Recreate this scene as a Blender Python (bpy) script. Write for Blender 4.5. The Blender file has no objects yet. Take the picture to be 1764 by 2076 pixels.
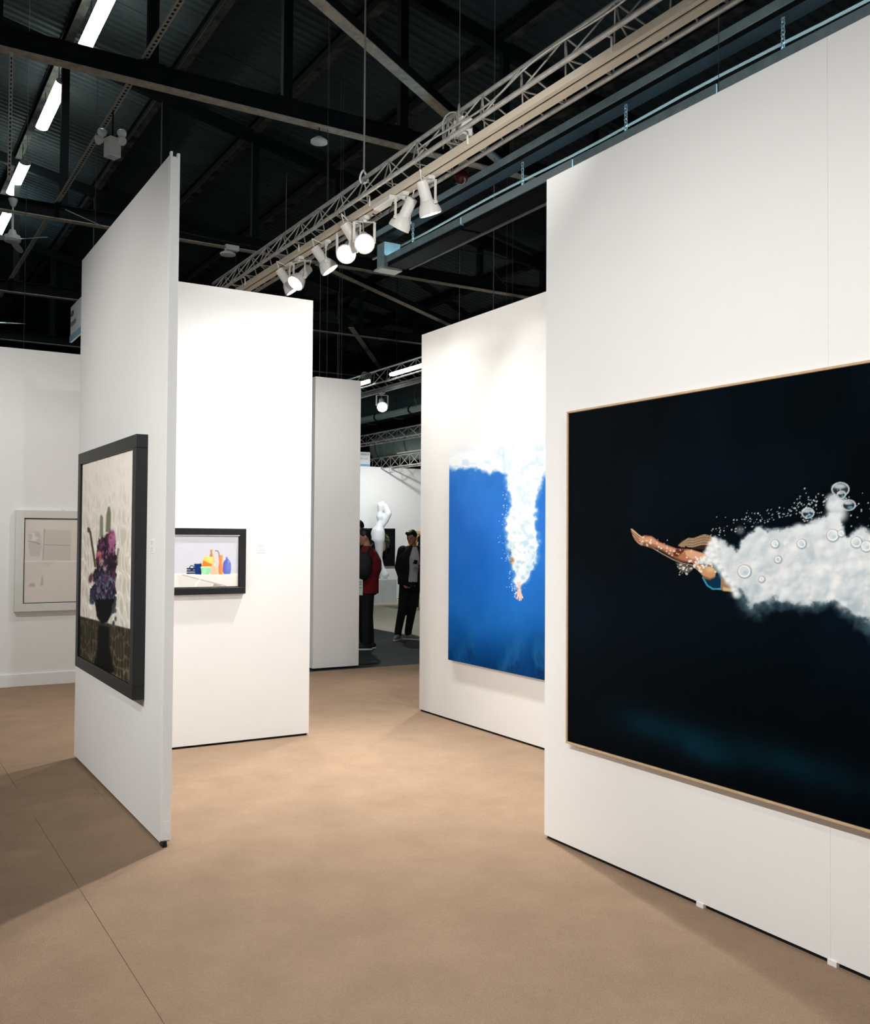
import bpy, bmesh, math, random
import numpy as np
from mathutils import Vector, Matrix

# ------------------------------------------------------------------ camera, world, lights, exposure
W, H, F = 1764.0, 2076.0, 1946.12
HEAD, PITCH, ROLL = math.radians(31.065), math.radians(1.470), math.radians(0.388)
EYE = Vector((0, 0, 1.63))
fw = Vector((math.sin(HEAD)*math.cos(PITCH), math.cos(HEAD)*math.cos(PITCH), math.sin(PITCH)))
r0 = Vector((math.cos(HEAD), -math.sin(HEAD), 0)); u0 = r0.cross(fw)
RT = r0*math.cos(ROLL) + u0*math.sin(ROLL)
UP = -r0*math.sin(ROLL) + u0*math.cos(ROLL)
FW = fw
sc = bpy.context.scene
col = sc.collection
cam = bpy.data.cameras.new('camera'); camo = bpy.data.objects.new('camera', cam); col.objects.link(camo)
cam.sensor_fit = 'HORIZONTAL'; cam.sensor_width = 36.0; cam.lens = F/W*36.0
cam.clip_start = .05; cam.clip_end = 200
camo.matrix_world = Matrix(((RT.x, UP.x, -FW.x, EYE.x), (RT.y, UP.y, -FW.y, EYE.y), (RT.z, UP.z, -FW.z, EYE.z), (0, 0, 0, 1)))
sc.camera = camo

wd = bpy.data.worlds.new('hall_air'); sc.world = wd; wd.use_nodes = True
wd.node_tree.nodes['Background'].inputs[0].default_value = (.86, .95, 1, 1)
wd.node_tree.nodes['Background'].inputs[1].default_value = .17

sc.view_settings.view_transform = 'Standard'; sc.view_settings.look = 'None'
sc.view_settings.exposure = 0.06; sc.view_settings.gamma = 1.0; sc.view_settings.use_curve_mapping = False
sc.cycles.use_denoising = True
sc.cycles.max_bounces = 6; sc.cycles.diffuse_bounces = 4
sc.cycles.sample_clamp_indirect = 4.0

def lamp(name, loc, target, power, angle=75, blend=1.0, color=(1, .93, .84), size=.05):
    l = bpy.data.lights.new(name, 'SPOT'); o = bpy.data.objects.new(name, l); col.objects.link(o)
    l.energy = power; l.spot_size = math.radians(angle); l.spot_blend = blend; l.color = color; l.shadow_soft_size = size
    o.location = loc
    o.rotation_euler = (Vector(target)-Vector(loc)).to_track_quat('-Z', 'Y').to_euler()
    return o
WARM = (1, .96, .91); NEUT = (1, .98, .955); COOL = (.90, .96, 1)
# unseen spots on the camera's side of the hall; some added to brighten single parts
lamp('unseen_spot', (-1.5, 1.0, 4.4), (3.2, 2.2, .9), 500, 76, 1, NEUT)
lamp('unseen_spot', (-1.5, 2.6, 4.4), (3.2, 3.6, .9), 540, 76, 1, NEUT)
lamp('unseen_spot', (.3, .2, 4.4), (2.6, 1.4, .1), 130, 95, 1, NEUT)
lamp('unseen_spot', (-4.2, 4.9, 4.4), (1.39, 6.25, 1.7), 1000, 46, 1, WARM)
lamp('unseen_spot', (1.1, -1.0, 4.4), (1.7, 5.2, 1.9), 330, 52, 1, COOL)  # added lamp without a fixture, brightens the end stile
lamp('unseen_spot', (-.4, 8.2, 4.4), (1.6, 11.1, 1.2), 300, 90, 1, NEUT)
lamp('unseen_spot', (3.3, 9.4, 4.4), (.9, 8.8, .0), 150, 120, 1, WARM)
lamp('unseen_spot', (1.9, 2.2, 4.1), (3.85, 7.4, 4.0), 420, 50, 1, NEUT)  # added lamp without a fixture, brightens truss, track and spotlights
# track spots out of view on the near end of the hanging truss
lamp('track_spot', (3.72, 4.4, 4.3), (2.4, 7.3, 1.2), 360, 72, 1, NEUT)
lamp('track_spot', (3.72, 3.98, 4.3), (1.4, 3.9, .0), 110, 110, 1, WARM)
# unseen spots around the booth across the aisle; two added to brighten parts
lamp('unseen_far_spot', (10.6, 19.4, 3.9), (11.6, 22, 1.6), 330, 95, 1, NEUT)
lamp('unseen_far_spot', (12.6, 19.4, 3.9), (12.6, 22, 1.6), 300, 95, 1, NEUT)
lamp('unseen_far_spot', (10.2, 15.2, 4.0), (9.6, 16.2, .0), 260, 120, 1, NEUT)
lamp('unseen_far_spot', (7.6, 10.9, 4.15), (3.4, 6.8, .0), 800, 70, 1, WARM)
lamp('unseen_far_spot', (4.3, 8.6, 4.4), (5.0, 10.8, 1.6), 165, 80, 1, NEUT)  # added on the near side to brighten the middle partition
lamp('unseen_far_spot', (9.4, 14.6, 2.9), (12.4, 18.5, 4.3), 520, 80, 1, NEUT)  # added lamp pointing up, brightens the silvery duct

# ------------------------------------------------------------------ pixel helpers
def ray(x, y): return RT*((x-W/2)/F) - UP*((y-H/2)/F) + FW
def at(x, y, axis, v):
    d = ray(x, y); return EYE + d*((v-EYE['XYZ'.index(axis)])/d['XYZ'.index(axis)])
Rn = np.array([RT[:], UP[:], FW[:]])
def project(P):
    q = (P-np.array(EYE[:])) @ Rn.T
    return W/2+F*q[:, 0]/q[:, 2], H/2-F*q[:, 1]/q[:, 2]

# ------------------------------------------------------------------ materials
def lin(c):
    c = [v/255. for v in c[:3]]
    return tuple(v/12.92 if v <= .04045 else ((v+.055)/1.055)**2.4 for v in c) + (1,)
MATS = {}
def mat(name, rgb, rough=.6, metal=0, spec=.4, noise=0, nscale=8, dark=None, bump=0, bscale=60, coat=0):
    """principled material; rgb in sRGB 0-255; optional mottling towards a second colour and fine relief"""
    if name in MATS: return MATS[name]
    m = bpy.data.materials.new(name); m.use_nodes = True; nt = m.node_tree; b = nt.nodes['Principled BSDF']
    b.inputs['Base Color'].default_value = lin(rgb); b.inputs['Roughness'].default_value = rough
    b.inputs['Metallic'].default_value = metal; b.inputs['Specular IOR Level'].default_value = spec
    b.inputs['Coat Weight'].default_value = coat
    if noise or bump:
        tc = nt.nodes.new('ShaderNodeTexCoord')
    if noise:
        n = nt.nodes.new('ShaderNodeTexNoise'); n.inputs['Scale'].default_value = nscale; n.inputs['Detail'].default_value = 6
        n.inputs['Roughness'].default_value = .62
        nt.links.new(tc.outputs['Object'], n.inputs['Vector'])
        cr = nt.nodes.new('ShaderNodeValToRGB'); cr.color_ramp.elements[0].position = .5-noise/2; cr.color_ramp.elements[1].position = .5+noise/2
        d = dark if dark else tuple(v*.8 for v in rgb)
        cr.color_ramp.elements[0].color = lin(d); cr.color_ramp.elements[1].color = lin(rgb)
        nt.links.new(n.outputs['Fac'], cr.inputs['Fac']); nt.links.new(cr.outputs['Color'], b.inputs['Base Color'])
    if bump:
        n2 = nt.nodes.new('ShaderNodeTexNoise'); n2.inputs['Scale'].default_value = bscale; n2.inputs['Detail'].default_value = 3
        nt.links.new(tc.outputs['Object'], n2.inputs['Vector'])
        bp = nt.nodes.new('ShaderNodeBump'); bp.inputs['Strength'].default_value = bump; bp.inputs['Distance'].default_value = .01
        nt.links.new(n2.outputs['Fac'], bp.inputs['Height']); nt.links.new(bp.outputs['Normal'], b.inputs['Normal'])
    MATS[name] = m; return m
def glow(name, rgb, strength):
    if name in MATS: return MATS[name]
    m = bpy.data.materials.new(name); m.use_nodes = True; b = m.node_tree.nodes['Principled BSDF']
    b.inputs['Base Color'].default_value = lin(rgb); b.inputs['Emission Color'].default_value = lin(rgb); b.inputs['Emission Strength'].default_value = strength
    MATS[name] = m; return m
def paint(name, rough=.5, coat=0):
    m = bpy.data.materials.new(name); m.use_nodes = True; nt = m.node_tree; b = nt.nodes['Principled BSDF']
    a = nt.nodes.new('ShaderNodeAttribute'); a.attribute_name = 'pigment'
    nt.links.new(a.outputs['Color'], b.inputs['Base Color']); b.inputs['Roughness'].default_value = rough
    b.inputs['Specular IOR Level'].default_value = .015; b.inputs['Coat Weight'].default_value = coat
    n2 = nt.nodes.new('ShaderNodeTexNoise'); n2.inputs['Scale'].default_value = 220
    tc = nt.nodes.new('ShaderNodeTexCoord'); nt.links.new(tc.outputs['Object'], n2.inputs['Vector'])
    bp = nt.nodes.new('ShaderNodeBump'); bp.inputs['Strength'].default_value = .08; bp.inputs['Distance'].default_value = .004
    nt.links.new(n2.outputs['Fac'], bp.inputs['Height']); nt.links.new(bp.outputs['Normal'], b.inputs['Normal'])
    return m

WALLP = mat('white_wall_paint', (238, 238, 236), .65, noise=.5, nscale=1.4, dark=(234, 234, 232), bump=.03, bscale=40)
WALLC = mat('cool_white_wall_paint', (236, 239, 240), .65)
BLACK = mat('black_lacquer', (14, 15, 17), .38, spec=.35)
SHADOWGAP = mat('shadow_gap_black', (6, 6, 7), .9)  # near-black colour stands in for the shade in gaps and holes
CARPET = mat('beige_carpet', (169, 144, 121), .95, spec=.05, noise=.8, nscale=3.2, dark=(144, 121, 100), bump=.7, bscale=260)
def grainy(m, scale, amt):
    nt = m.node_tree; b = nt.nodes['Principled BSDF']; src = b.inputs['Base Color'].links[0].from_socket
    tc = nt.nodes.new('ShaderNodeTexCoord'); n = nt.nodes.new('ShaderNodeTexNoise'); n.inputs['Scale'].default_value = scale; n.inputs['Detail'].default_value = 4; n.inputs['Roughness'].default_value = .8
    nt.links.new(tc.outputs['Object'], n.inputs['Vector'])
    mr = nt.nodes.new('ShaderNodeMapRange'); mr.inputs[1].default_value = .25; mr.inputs[2].default_value = .75; mr.inputs[3].default_value = 1-amt; mr.inputs[4].default_value = 1+amt
    nt.links.new(n.outputs['Fac'], mr.inputs[0])
    n2 = nt.nodes.new('ShaderNodeTexNoise'); n2.inputs['Scale'].default_value = 11; n2.inputs['Detail'].default_value = 7; n2.inputs['Roughness'].default_value = .75
    nt.links.new(tc.outputs['Object'], n2.inputs['Vector'])
    mr2 = nt.nodes.new('ShaderNodeMapRange'); mr2.inputs[1].default_value = .62; mr2.inputs[2].default_value = .78; mr2.inputs[3].default_value = 1; mr2.inputs[4].default_value = .80
    nt.links.new(n2.outputs['Fac'], mr2.inputs[0])
    mu = nt.nodes.new('ShaderNodeMath'); mu.operation = 'MULTIPLY'; nt.links.new(mr.outputs[0], mu.inputs[0]); nt.links.new(mr2.outputs[0], mu.inputs[1])
    vm = nt.nodes.new('ShaderNodeVectorMath'); vm.operation = 'SCALE'; nt.links.new(src, vm.inputs[0]); nt.links.new(mu.outputs[0], vm.inputs['Scale'])
    nt.links.new(vm.outputs[0], b.inputs['Base Color'])
grainy(CARPET, 130, .16)
CARPET2 = mat('pale_carpet', (205, 200, 182), .95, spec=.05, noise=.5, nscale=2, dark=(190, 184, 166))
CONCRETE = mat('dark_aisle_floor', (44, 52, 52), .8, noise=.5, nscale=1.5, dark=(28, 34, 35))
ROOF = mat('corrugated_roof_steel', (70, 78, 78), .7, spec=.2, noise=.6, nscale=1.1, dark=(48, 55, 56))
STEEL = mat('dark_structural_steel', (24, 29, 31), .7, spec=.15, noise=.5, nscale=3, dark=(17, 21, 23))
FLANGE = mat('lit_dusty_tan_steel', (206, 194, 176), .8, noise=.5, nscale=9, dark=(138, 132, 120))  # tan dust, lightened to stand in for light on the undersides
PFLANGE = mat('patchy_lit_dusty_steel', (96, 93, 84), .8, spec=.1, noise=.35, nscale=2.5, dark=(26, 30, 31))  # dust plus patchy tone that copies uneven light under the purlins
ALU = mat('aluminium_truss', (196, 194, 188), .42, metal=.35, noise=.4, nscale=12, dark=(150, 150, 146))
TRACK = mat('cream_track_enamel', (226, 214, 194), .45)
WHITEM = mat('white_enamel', (236, 235, 230), .35)
BLUEM = mat('bluish_galvanised_steel', (186, 210, 216), .5, metal=.1, noise=.5, nscale=5, dark=(140, 166, 174))
DUCTM = mat('galvanised_duct', (160, 178, 168), .42, metal=.2, noise=.5, nscale=5, dark=(120, 140, 132))
WIRE = mat('grey_steel_wire', (150, 154, 153), .5, metal=.4)
DARKWIRE = mat('dark_cable', (40, 44, 45), .6)
CHAINM = mat('zinc_chain', (190, 204, 208), .35, metal=.6)
TUBE = glow('fluorescent_tube', (238, 252, 246), 20)
TUBEB = glow('cool_fluorescent_tube', (205, 240, 255), 16)
LENS = glow('spot_lens', (255, 246, 232), 28)
WOOD = mat('pale_wood_frame', (206, 178, 144), .55, noise=.5, nscale=20, dark=(184, 154, 120))

# ------------------------------------------------------------------ mesh helpers
ORG = {}
class MB:
    def __init__(s): s.v = []; s.f = []
    def add(s, v, f):
        o = len(s.v); s.v += [Vector(p) for p in v]; s.f += [tuple(i+o for i in q) for q in f]; return s
    def box(s, a, b):
        x0, y0, z0 = [min(p, q) for p, q in zip(a, b)]; x1, y1, z1 = [max(p, q) for p, q in zip(a, b)]
        return s.add([(x0, y0, z0), (x1, y0, z0), (x1, y1, z0), (x0, y1, z0), (x0, y0, z1), (x1, y0, z1), (x1, y1, z1), (x0, y1, z1)],
                     [(0, 3, 2, 1), (4, 5, 6, 7), (0, 1, 5, 4), (1, 2, 6, 5), (2, 3, 7, 6), (3, 0, 4, 7)])
    def obox(s, c, ax, ay, az):
        c, ax, ay, az = Vector(c), Vector(ax), Vector(ay), Vector(az)
        P = [c+ax*i+ay*j+az*k for k in (-1, 1) for i, j in ((-1, -1), (1, -1), (1, 1), (-1, 1))]
        return s.add(P, [(0, 3, 2, 1), (4, 5, 6, 7), (0, 1, 5, 4), (1, 2, 6, 5), (2, 3, 7, 6), (3, 0, 4, 7)])
    def bar(s, p, q, w, h, up=(0, 0, 1)):
        p, q = Vector(p), Vector(q); d = (q-p).normalized(); up = Vector(up)
        sd = d.cross(up)
        if sd.length < 1e-4: sd = d.cross(Vector((1, 0, 0)))
        sd.normalize(); u = sd.cross(d)
        return s.obox((p+q)/2, sd*w/2, u*h/2, d*(q-p).length/2)
    def rings(s, R, cap=True):
        n = len(R[0]); V = [p for r in R for p in r]; Fc = []
        for i in range(len(R)-1):
            for j in range(n):
                k = (j+1) % n
                Fc.append((i*n+j, i*n+k, (i+1)*n+k, (i+1)*n+j))
        if cap: Fc += [tuple(range(n-1, -1, -1)), tuple(range((len(R)-1)*n, len(R)*n))]
        return s.add(V, Fc)
    def axis(s, p, d, prof, n=16):
        """surface of revolution: prof = [(t, r)] along d from p"""
        p, d = Vector(p), Vector(d).normalized()
        a = d.orthogonal().normalized(); b = d.cross(a)
        return s.rings([[p+d*t+(a*math.cos(2*math.pi*j/n)+b*math.sin(2*math.pi*j/n))*max(r, 1e-4) for j in range(n)] for t, r in prof])
    def tube(s, p, q, r, n=8, r2=None):
        L = (Vector(q)-Vector(p)).length
        return s.axis(p, Vector(q)-Vector(p), [(0, r), (L, r if r2 is None else r2)], n)
    def path(s, pts, r, n=6):
        for i in range(len(pts)-1): s.tube(pts[i], pts[i+1], r, n)
        return s
    def cone(s, p, q, r1, r2, n=12, c=4):
        """capsule with two radii"""
        p, q = Vector(p), Vector(q); d = q-p; L = d.length
        if L < 1e-5: d = Vector((0, 0, 1))
        pr = [(-r1*math.cos(t), r1*math.sin(t)) for t in [math.pi/2*i/c for i in range(c+1)]]
        pr += [(L+r2*math.sin(t), r2*math.cos(t)) for t in [math.pi/2*i/c for i in range(c+1)]]
        return s.axis(p, d, pr, n)
    def chain(s, pts):
        for (p, r), (q, t) in zip(pts[:-1], pts[1:]): s.cone(p, q, r, t)
        return s
    def ball(s, c, rx, ry, rz, rot=None, n=16, m=10):
        c = Vector(c); M = rot if rot is not None else Matrix.Identity(3); R = []
        for i in range(m+1):
            t = math.pi*i/m; rr = max(math.sin(t), 1e-3)
            R.append([c+M@Vector((rx*rr*math.cos(2*math.pi*j/n), ry*rr*math.sin(2*math.pi*j/n), -rz*math.cos(t))) for j in range(n)])
        return s.rings(R)
    def map(s, M):
        s.v = [M@p for p in s.v]; return s
    def build(s, name, m, parent=None, smooth=False, loc=None, bevel=0):
        me = bpy.data.meshes.new(name)
        if parent is not None: o0 = ORG[parent]
        else:
            if loc is None:
                xs = [p.x for p in s.v]; ys = [p.y for p in s.v]; zs = [p.z for p in s.v]
                loc = ((min(xs)+max(xs))/2, (min(ys)+max(ys))/2, min(zs))
            o0 = Vector(loc)
        me.from_pydata([tuple(p-o0) for p in s.v], [], s.f); me.update()
        bm = bmesh.new(); bm.from_mesh(me)
        bmesh.ops.recalc_face_normals(bm, faces=bm.faces)
        if bevel: bmesh.ops.bevel(bm, geom=bm.edges[:], offset=bevel, segments=1, affect='EDGES', profile=.5)
        bm.to_mesh(me); bm.free()
        if smooth:
            me.polygons.foreach_set('use_smooth', [True]*len(me.polygons))
            try: me.set_sharp_from_angle(angle=math.radians(42))
            except Exception: pass
        if m: me.materials.append(m)
        o = bpy.data.objects.new(name, me); col.objects.link(o)
        if parent is not None: o.parent = parent
        else: o.location = o0
        ORG[o] = o0
        return o
def tag(o, label=None, cat=None, group=None, kind=None):
    if label: o['label'] = label
    if cat: o['category'] = cat
    if group: o['group'] = group
    if kind: o['kind'] = kind
    return o
def thing(name, loc, label=None, cat=None, group=None, kind=None):
    o = bpy.data.objects.new(name, None); col.objects.link(o); o.location = loc; o.empty_display_size = .1
    ORG[o] = Vector(loc)
    return tag(o, label, cat, group, kind)
def clone(src, name, delta, parent):
    """same mesh data shifted by delta (both under parents without rotation)"""
    o = bpy.data.objects.new(name, src.data); col.objects.link(o); o.parent = parent
    o.location = src.location + Vector(delta) + (ORG[src.parent]-ORG[parent]); ORG[o] = ORG[parent]
    return o
def remesh(mb, name, m, parent, voxel=.008, smooth=3):
    o = mb.build(name, m, parent)
    md = o.modifiers.new('r', 'REMESH'); md.mode = 'VOXEL'; md.voxel_size = voxel; md.use_smooth_shade = True
    sm = o.modifiers.new('s', 'SMOOTH'); sm.factor = .5; sm.iterations = smooth
    dg = bpy.context.evaluated_depsgraph_get(); me = bpy.data.meshes.new_from_object(o.evaluated_get(dg))
    old = o.data; o.modifiers.clear(); o.data = me; me.name = name; bpy.data.meshes.remove(old)
    if not me.materials: me.materials.append(m)
    me.polygons.foreach_set('use_smooth', [True]*len(me.polygons))
    return o

# ------------------------------------------------------------------ floor
fl = MB().box((-9, -4, -.02), (24, 46, -.006)).build('floor', CONCRETE); tag(fl, 'dark grey hall floor showing in the aisle between booths', None, kind='structure')
fl['label'] = 'dark grey hall floor showing in the aisle between the booths'
def carpet(x0, x1, y0, y1, m):
    MB().box((x0+.0012, y0+.0012, -.008), (x1-.0012, y1-.0012, 0)).build('carpet_strip', m, fl)
for xa, xb in ((-6.4, -2.75), (-2.75, .91), (.91, 4.57), (4.57, 7.85)):
    carpet(xa, xb, -3.5, 7.33, CARPET)
for xa, xb in ((-6.4, -2.75), (-2.75, .91), (.91, 4.57)):
    carpet(xa, xb, 7.33, 11.6 if xb < 1 else 10.66, CARPET)
carpet(.91, 4.57, 10.66, 11.6, CARPET)
carpet(4.57, 7.85, 7.33, 10.66, CARPET)
carpet(7.85, 11.5, 10.66, 24, CARPET2); carpet(11.5, 15.2, 10.66, 24, CARPET2)
# loose fold in the carpet at the foot of the left partition
N = 40; V = []; Fc = []
for i in range(N+1):
    for j in range(N+1):
        x = .72+.64*i/N; y = 5.95+.75*j/N
        e = min(1, 6*min(i, j, N-i, N-j)/N)
        t = (x-.72)/.64
        y1 = 6.12+.10*t+.05*t*t; y2 = 6.28+.14*t
        z = .036*t**.7*math.exp(-((y-y1)/.035)**2) + .026*t*math.exp(-((y-y2)/.06)**2)
        V.append((x, y, z*e*1.0 + (.001 if e > 0 else -.004))); 
for i in range(N):
    for j in range(N):
        a = i*(N+1)+j; Fc.append((a, a+N+1, a+N+2, a+1))
MB().add(V, Fc).build('carpet_fold', CARPET, fl, smooth=True)
# round floor box lid in the aisle
c = at(739, 1343, 'Z', 0)
o = MB().axis((c.x, c.y, -.006), (0, 0, 1), [(0, .17), (.012, .17), (.018, .15)], 28).build('floor_box_cover', mat('dark_plate', (24, 26, 27), .5)); tag(o, 'dark round cover plate on the aisle floor beside the narrow partition', 'floor plate')

# ------------------------------------------------------------------ partition walls
def wall(name, axis, face, lo, hi, h, t, seams=(), m=WALLP, gap=.018, label=None):
    """axis 'X': face plane x=face, runs along y; axis 'Y': face plane y=face, runs along x; thickness t behind the face"""
    cuts = [lo]+sorted(seams)+[hi]
    def bx(a, b, z0, z1, ins):
        if axis == 'X': return MB().box((face+ins, a+ins, z0), (face+t-ins, b-ins, z1))
        return MB().box((a+ins, face+ins, z0), (b-ins, face+t-ins, z1))
    w = bx(lo, hi, 0, gap+.01, .012).build(name, SHADOWGAP); tag(w, label, None, kind='structure')
    for a, b in zip(cuts[:-1], cuts[1:]):
        e = .0003
        p = bx(a+(e if a != lo else 0), b-(e if b != hi else 0), gap, h, 0).build('wall_panel', m, w, bevel=.0004)
    return w
XL, XR, XF = 1.392, 3.23, 4.54
YB, YM, YL = 7.29, 10.78, 11.1
wr = wall('wall_right', 'X', XR, -.6, 4.19, 3.605, .10, (2.40, 1.2, .0), label='white partition on the right carrying the dark swimmer painting')
wl = wall('wall_left', 'X', XL, 5.085, 7.40, 3.655, .052, (6.25,), label='thin white partition seen end-on carrying the flower painting')
wb = wall('wall_back', 'Y', YB, 1.446, 3.20, 3.575, .10, (), label='white partition behind carrying the still life')
wf = wall('wall_far_right', 'X', XF, 4.2, 7.80, 3.535, .10, (6.62, 5.4), label='white partition carrying the blue diver canvas')
wm = wall('wall_middle', 'Y', YM, 4.775, 5.395, 3.58, .55, (), label='narrow grey-white partition end beside the aisle')
wq = wall('wall_far_left', 'Y', YL, -3.0, 3.4, 3.62, .10, (-.6, .6), label='white partition at the far left carrying the white drawing')
wz = wall('wall_far', 'Y', 22.0, 10.2, 15.0, 3.42, .12, (12.6,), m=WALLC, gap=.01, label='white partition across the aisle behind the sculpture')
wn = wall('wall_return', 'Y', 4.09, XR+.1, XF, 3.56, .10, label='white return partition joining the two right partitions behind the corner')
# white baseboard along the far left partition
bb = MB().box((-3.0, YL-.016, 0), (3.4, YL, .135)).build('baseboard_far_left', WALLP, bevel=.003); tag(bb, 'white skirting board along the far left partition', None, kind='structure')
# end stile of the thin left partition with its notched top, and the black levelling foot
e = MB()
e.box((XL+.001, 5.062, .03), (XL+.052, 5.085, 3.64)); e.box((XL+.001, 5.062, 3.64), (XL+.013, 5.085, 3.672)); e.box((XL+.037, 5.062, 3.64), (XL+.052, 5.085, 3.668))
e.build('end_stile', WALLP, wl, bevel=.001)
MB().box((XL+.004, 5.045, 0), (XL+.026, 5.10, .03)).build('levelling_foot', BLACK, wl)
MB().box((XL+.012, 5.0605, .06), (XL+.04, 5.0625, .13)).build('cover_plate', WALLP, wl)
for px, py in ((1418, 1835), (1690, 1952)):
    p = at(px, py, 'Z', .01); MB().box((XR-.006, p.y-.02, .0), (XR+.02, p.y+.02, .02)).build('levelling_foot', WHITEM, wr)

# ------------------------------------------------------------------ pictures: painted colour fields
def vnoise(x, y, seed=0):
    xi = np.floor(x).astype(np.int64); yi = np.floor(y).astype(np.int64); xf = x-xi; yf = y-yi
    def h(a, b):
        n = (a*374761393 + b*668265263 + seed*1442695041) & 0xffffffff
        n = ((n ^ (n >> 13))*1274126177) & 0xffffffff
        return ((n ^ (n >> 16)) & 0xffff)/65535.
    u = xf*xf*(3-2*xf); v = yf*yf*(3-2*yf)
    return (h(xi, yi)*(1-u)+h(xi+1, yi)*u)*(1-v)+(h(xi, yi+1)*(1-u)+h(xi+1, yi+1)*u)*v
def fbm(x, y, o=5, seed=0):
    s = 0; a = .5; t = 0
    for k in range(o):
        s = s+a*vnoise(x, y, seed+k*7); t += a; x = x*2.03+3.1; y = y*2.03+1.7; a *= .5
    return s/t
def sdf(px, py, poly):
    """signed distance to a polygon (negative inside)"""
    d = np.full(px.shape, 1e18); ins = np.zeros(px.shape, bool); n = len(poly)
    for i in range(n):
        ax, ay = poly[i]; bx, by = poly[(i+1) % n]
        ex, ey = bx-ax, by-ay; wx, wy = px-ax, py-ay
        t = np.clip((wx*ex+wy*ey)/(ex*ex+ey*ey+1e-9), 0, 1)
        d = np.minimum(d, (wx-ex*t)**2+(wy-ey*t)**2)
        c = ((ay <= py) & (by > py)) | ((by <= py) & (ay > py))
        with np.errstate(divide='ignore', invalid='ignore'):
            xx = ax+(py-ay)/(by-ay+1e-12)*ex
        ins ^= c & (px < xx)
    d = np.sqrt(d); return np.where(ins, -d, d)
def ss(a, b, x):
    t = np.clip((x-a)/(b-a), 0, 1); return t*t*(3-2*t)
class Pic:
    """colour field evaluated at canvas points, sRGB 0-255"""
    def __init__(s, x, y): s.x, s.y = x, y; s.c = np.zeros((len(x), 3))
    def fill(s, c): s.c[:] = c; return s
    def over(s, a, c):
        a = np.clip(a, 0, 1)[:, None]; c = np.asarray(c, float)
        s.c = s.c*(1-a)+c*a; return s
    def poly(s, P, c, soft=1.0, k=1.0): return s.over(k*(1-ss(-soft, soft, sdf(s.x, s.y, P))), c)
    def ell(s, cx, cy, rx, ry, c, soft=.25, k=1.0, ang=0):
        ca, sa = math.cos(ang), math.sin(ang); dx, dy = s.x-cx, s.y-cy
        q = np.sqrt(((dx*ca+dy*sa)/rx)**2+((-dx*sa+dy*ca)/ry)**2); return s.over(k*(1-ss(1-soft, 1+soft, q)), c)
    def ring(s, cx, cy, r, w, c, k=1.0, sq=1.0):
        q = np.sqrt((s.x-cx)**2+((s.y-cy)/sq)**2); return s.over(k*(1-ss(w*.5, w*1.2, np.abs(q-r))), c)
    def line(s, P, w, c, k=1.0):
        d = np.full(s.x.shape, 1e9)
        for (ax, ay), (bx, by) in zip(P[:-1], P[1:]):
            ex, ey = bx-ax, by-ay; t = np.clip(((s.x-ax)*ex+(s.y-ay)*ey)/(ex*ex+ey*ey+1e-9), 0, 1)
            d = np.minimum(d, np.hypot(s.x-ax-ex*t, s.y-ay-ey*t))
        return s.over(k*(1-ss(w*.5, w*.5+1.0, d)), c)
def canvas(name, P0, dU, dV, us, vs, fn, m, parent):
    """grid sheet P0+u*dU+v*dV with one colour per vertex from fn(pixel x, pixel y, u, v)"""
    us = np.asarray(us); vs = np.asarray(vs); nu, nv = len(us), len(vs)
    U, Vv = np.meshgrid(us, vs); U = U.ravel(); Vv = Vv.ravel()
    P = np.array(P0)[None]+U[:, None]*np.array(dU)[None]+Vv[:, None]*np.array(dV)[None]
    px, py = project(P); c = np.clip(fn(px, py, U, Vv), 0, 255)/255.
    c = np.where(c <= .04045, c/12.92, ((c+.055)/1.055)**2.4)
    i = np.arange((nv-1)*(nu-1)); a = (i//(nu-1))*nu+i % (nu-1)
    q = np.stack([a, a+1, a+nu+1, a+nu], 1).astype(np.int32)
    P = P-np.array(ORG[parent][:])[None]
    me = bpy.data.meshes.new(name); me.vertices.add(len(P)); me.vertices.foreach_set('co', P.astype(np.float32).ravel())
    me.loops.add(q.size); me.loops.foreach_set('vertex_index', q.ravel())
    me.polygons.add(len(q)); me.polygons.foreach_set('loop_start', np.arange(0, q.size, 4, dtype=np.int32)); me.polygons.foreach_set('loop_total', np.full(len(q), 4, np.int32))
    me.update(calc_edges=True)
    at_ = me.color_attributes.new('pigment', 'FLOAT_COLOR', 'POINT')
    at_.data.foreach_set('color', np.concatenate([c, np.ones((len(c), 1))], 1).astype(np.float32).ravel())
    me.materials.append(m)
    o = bpy.data.objects.new(name, me); col.objects.link(o); o.parent = parent; ORG[o] = ORG[parent]
    return o
def frame4(parent, axis, back, front, a0, a1, z0, z1, w, m, inner=None, name='frame_rail'):
    """four mitred-looking rails; axis 'X' -> picture in a plane of constant x, extent along y"""
    def bx(a, b, c, d):
        return MB().box((back, a, c), (front, b, d)) if axis == 'X' else MB().box((a, back, c), (b, front, d))
    for (a, b, c, d) in ((a0, a1, z1-w, z1), (a0, a1, z0, z0+w), (a0, a0+w, z0+w, z1-w), (a1-w, a1, z0+w, z1-w)):
        bx(a, b, c, d).build(name, m, parent, bevel=.002)
rng = np.random.RandomState(5)

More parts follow.
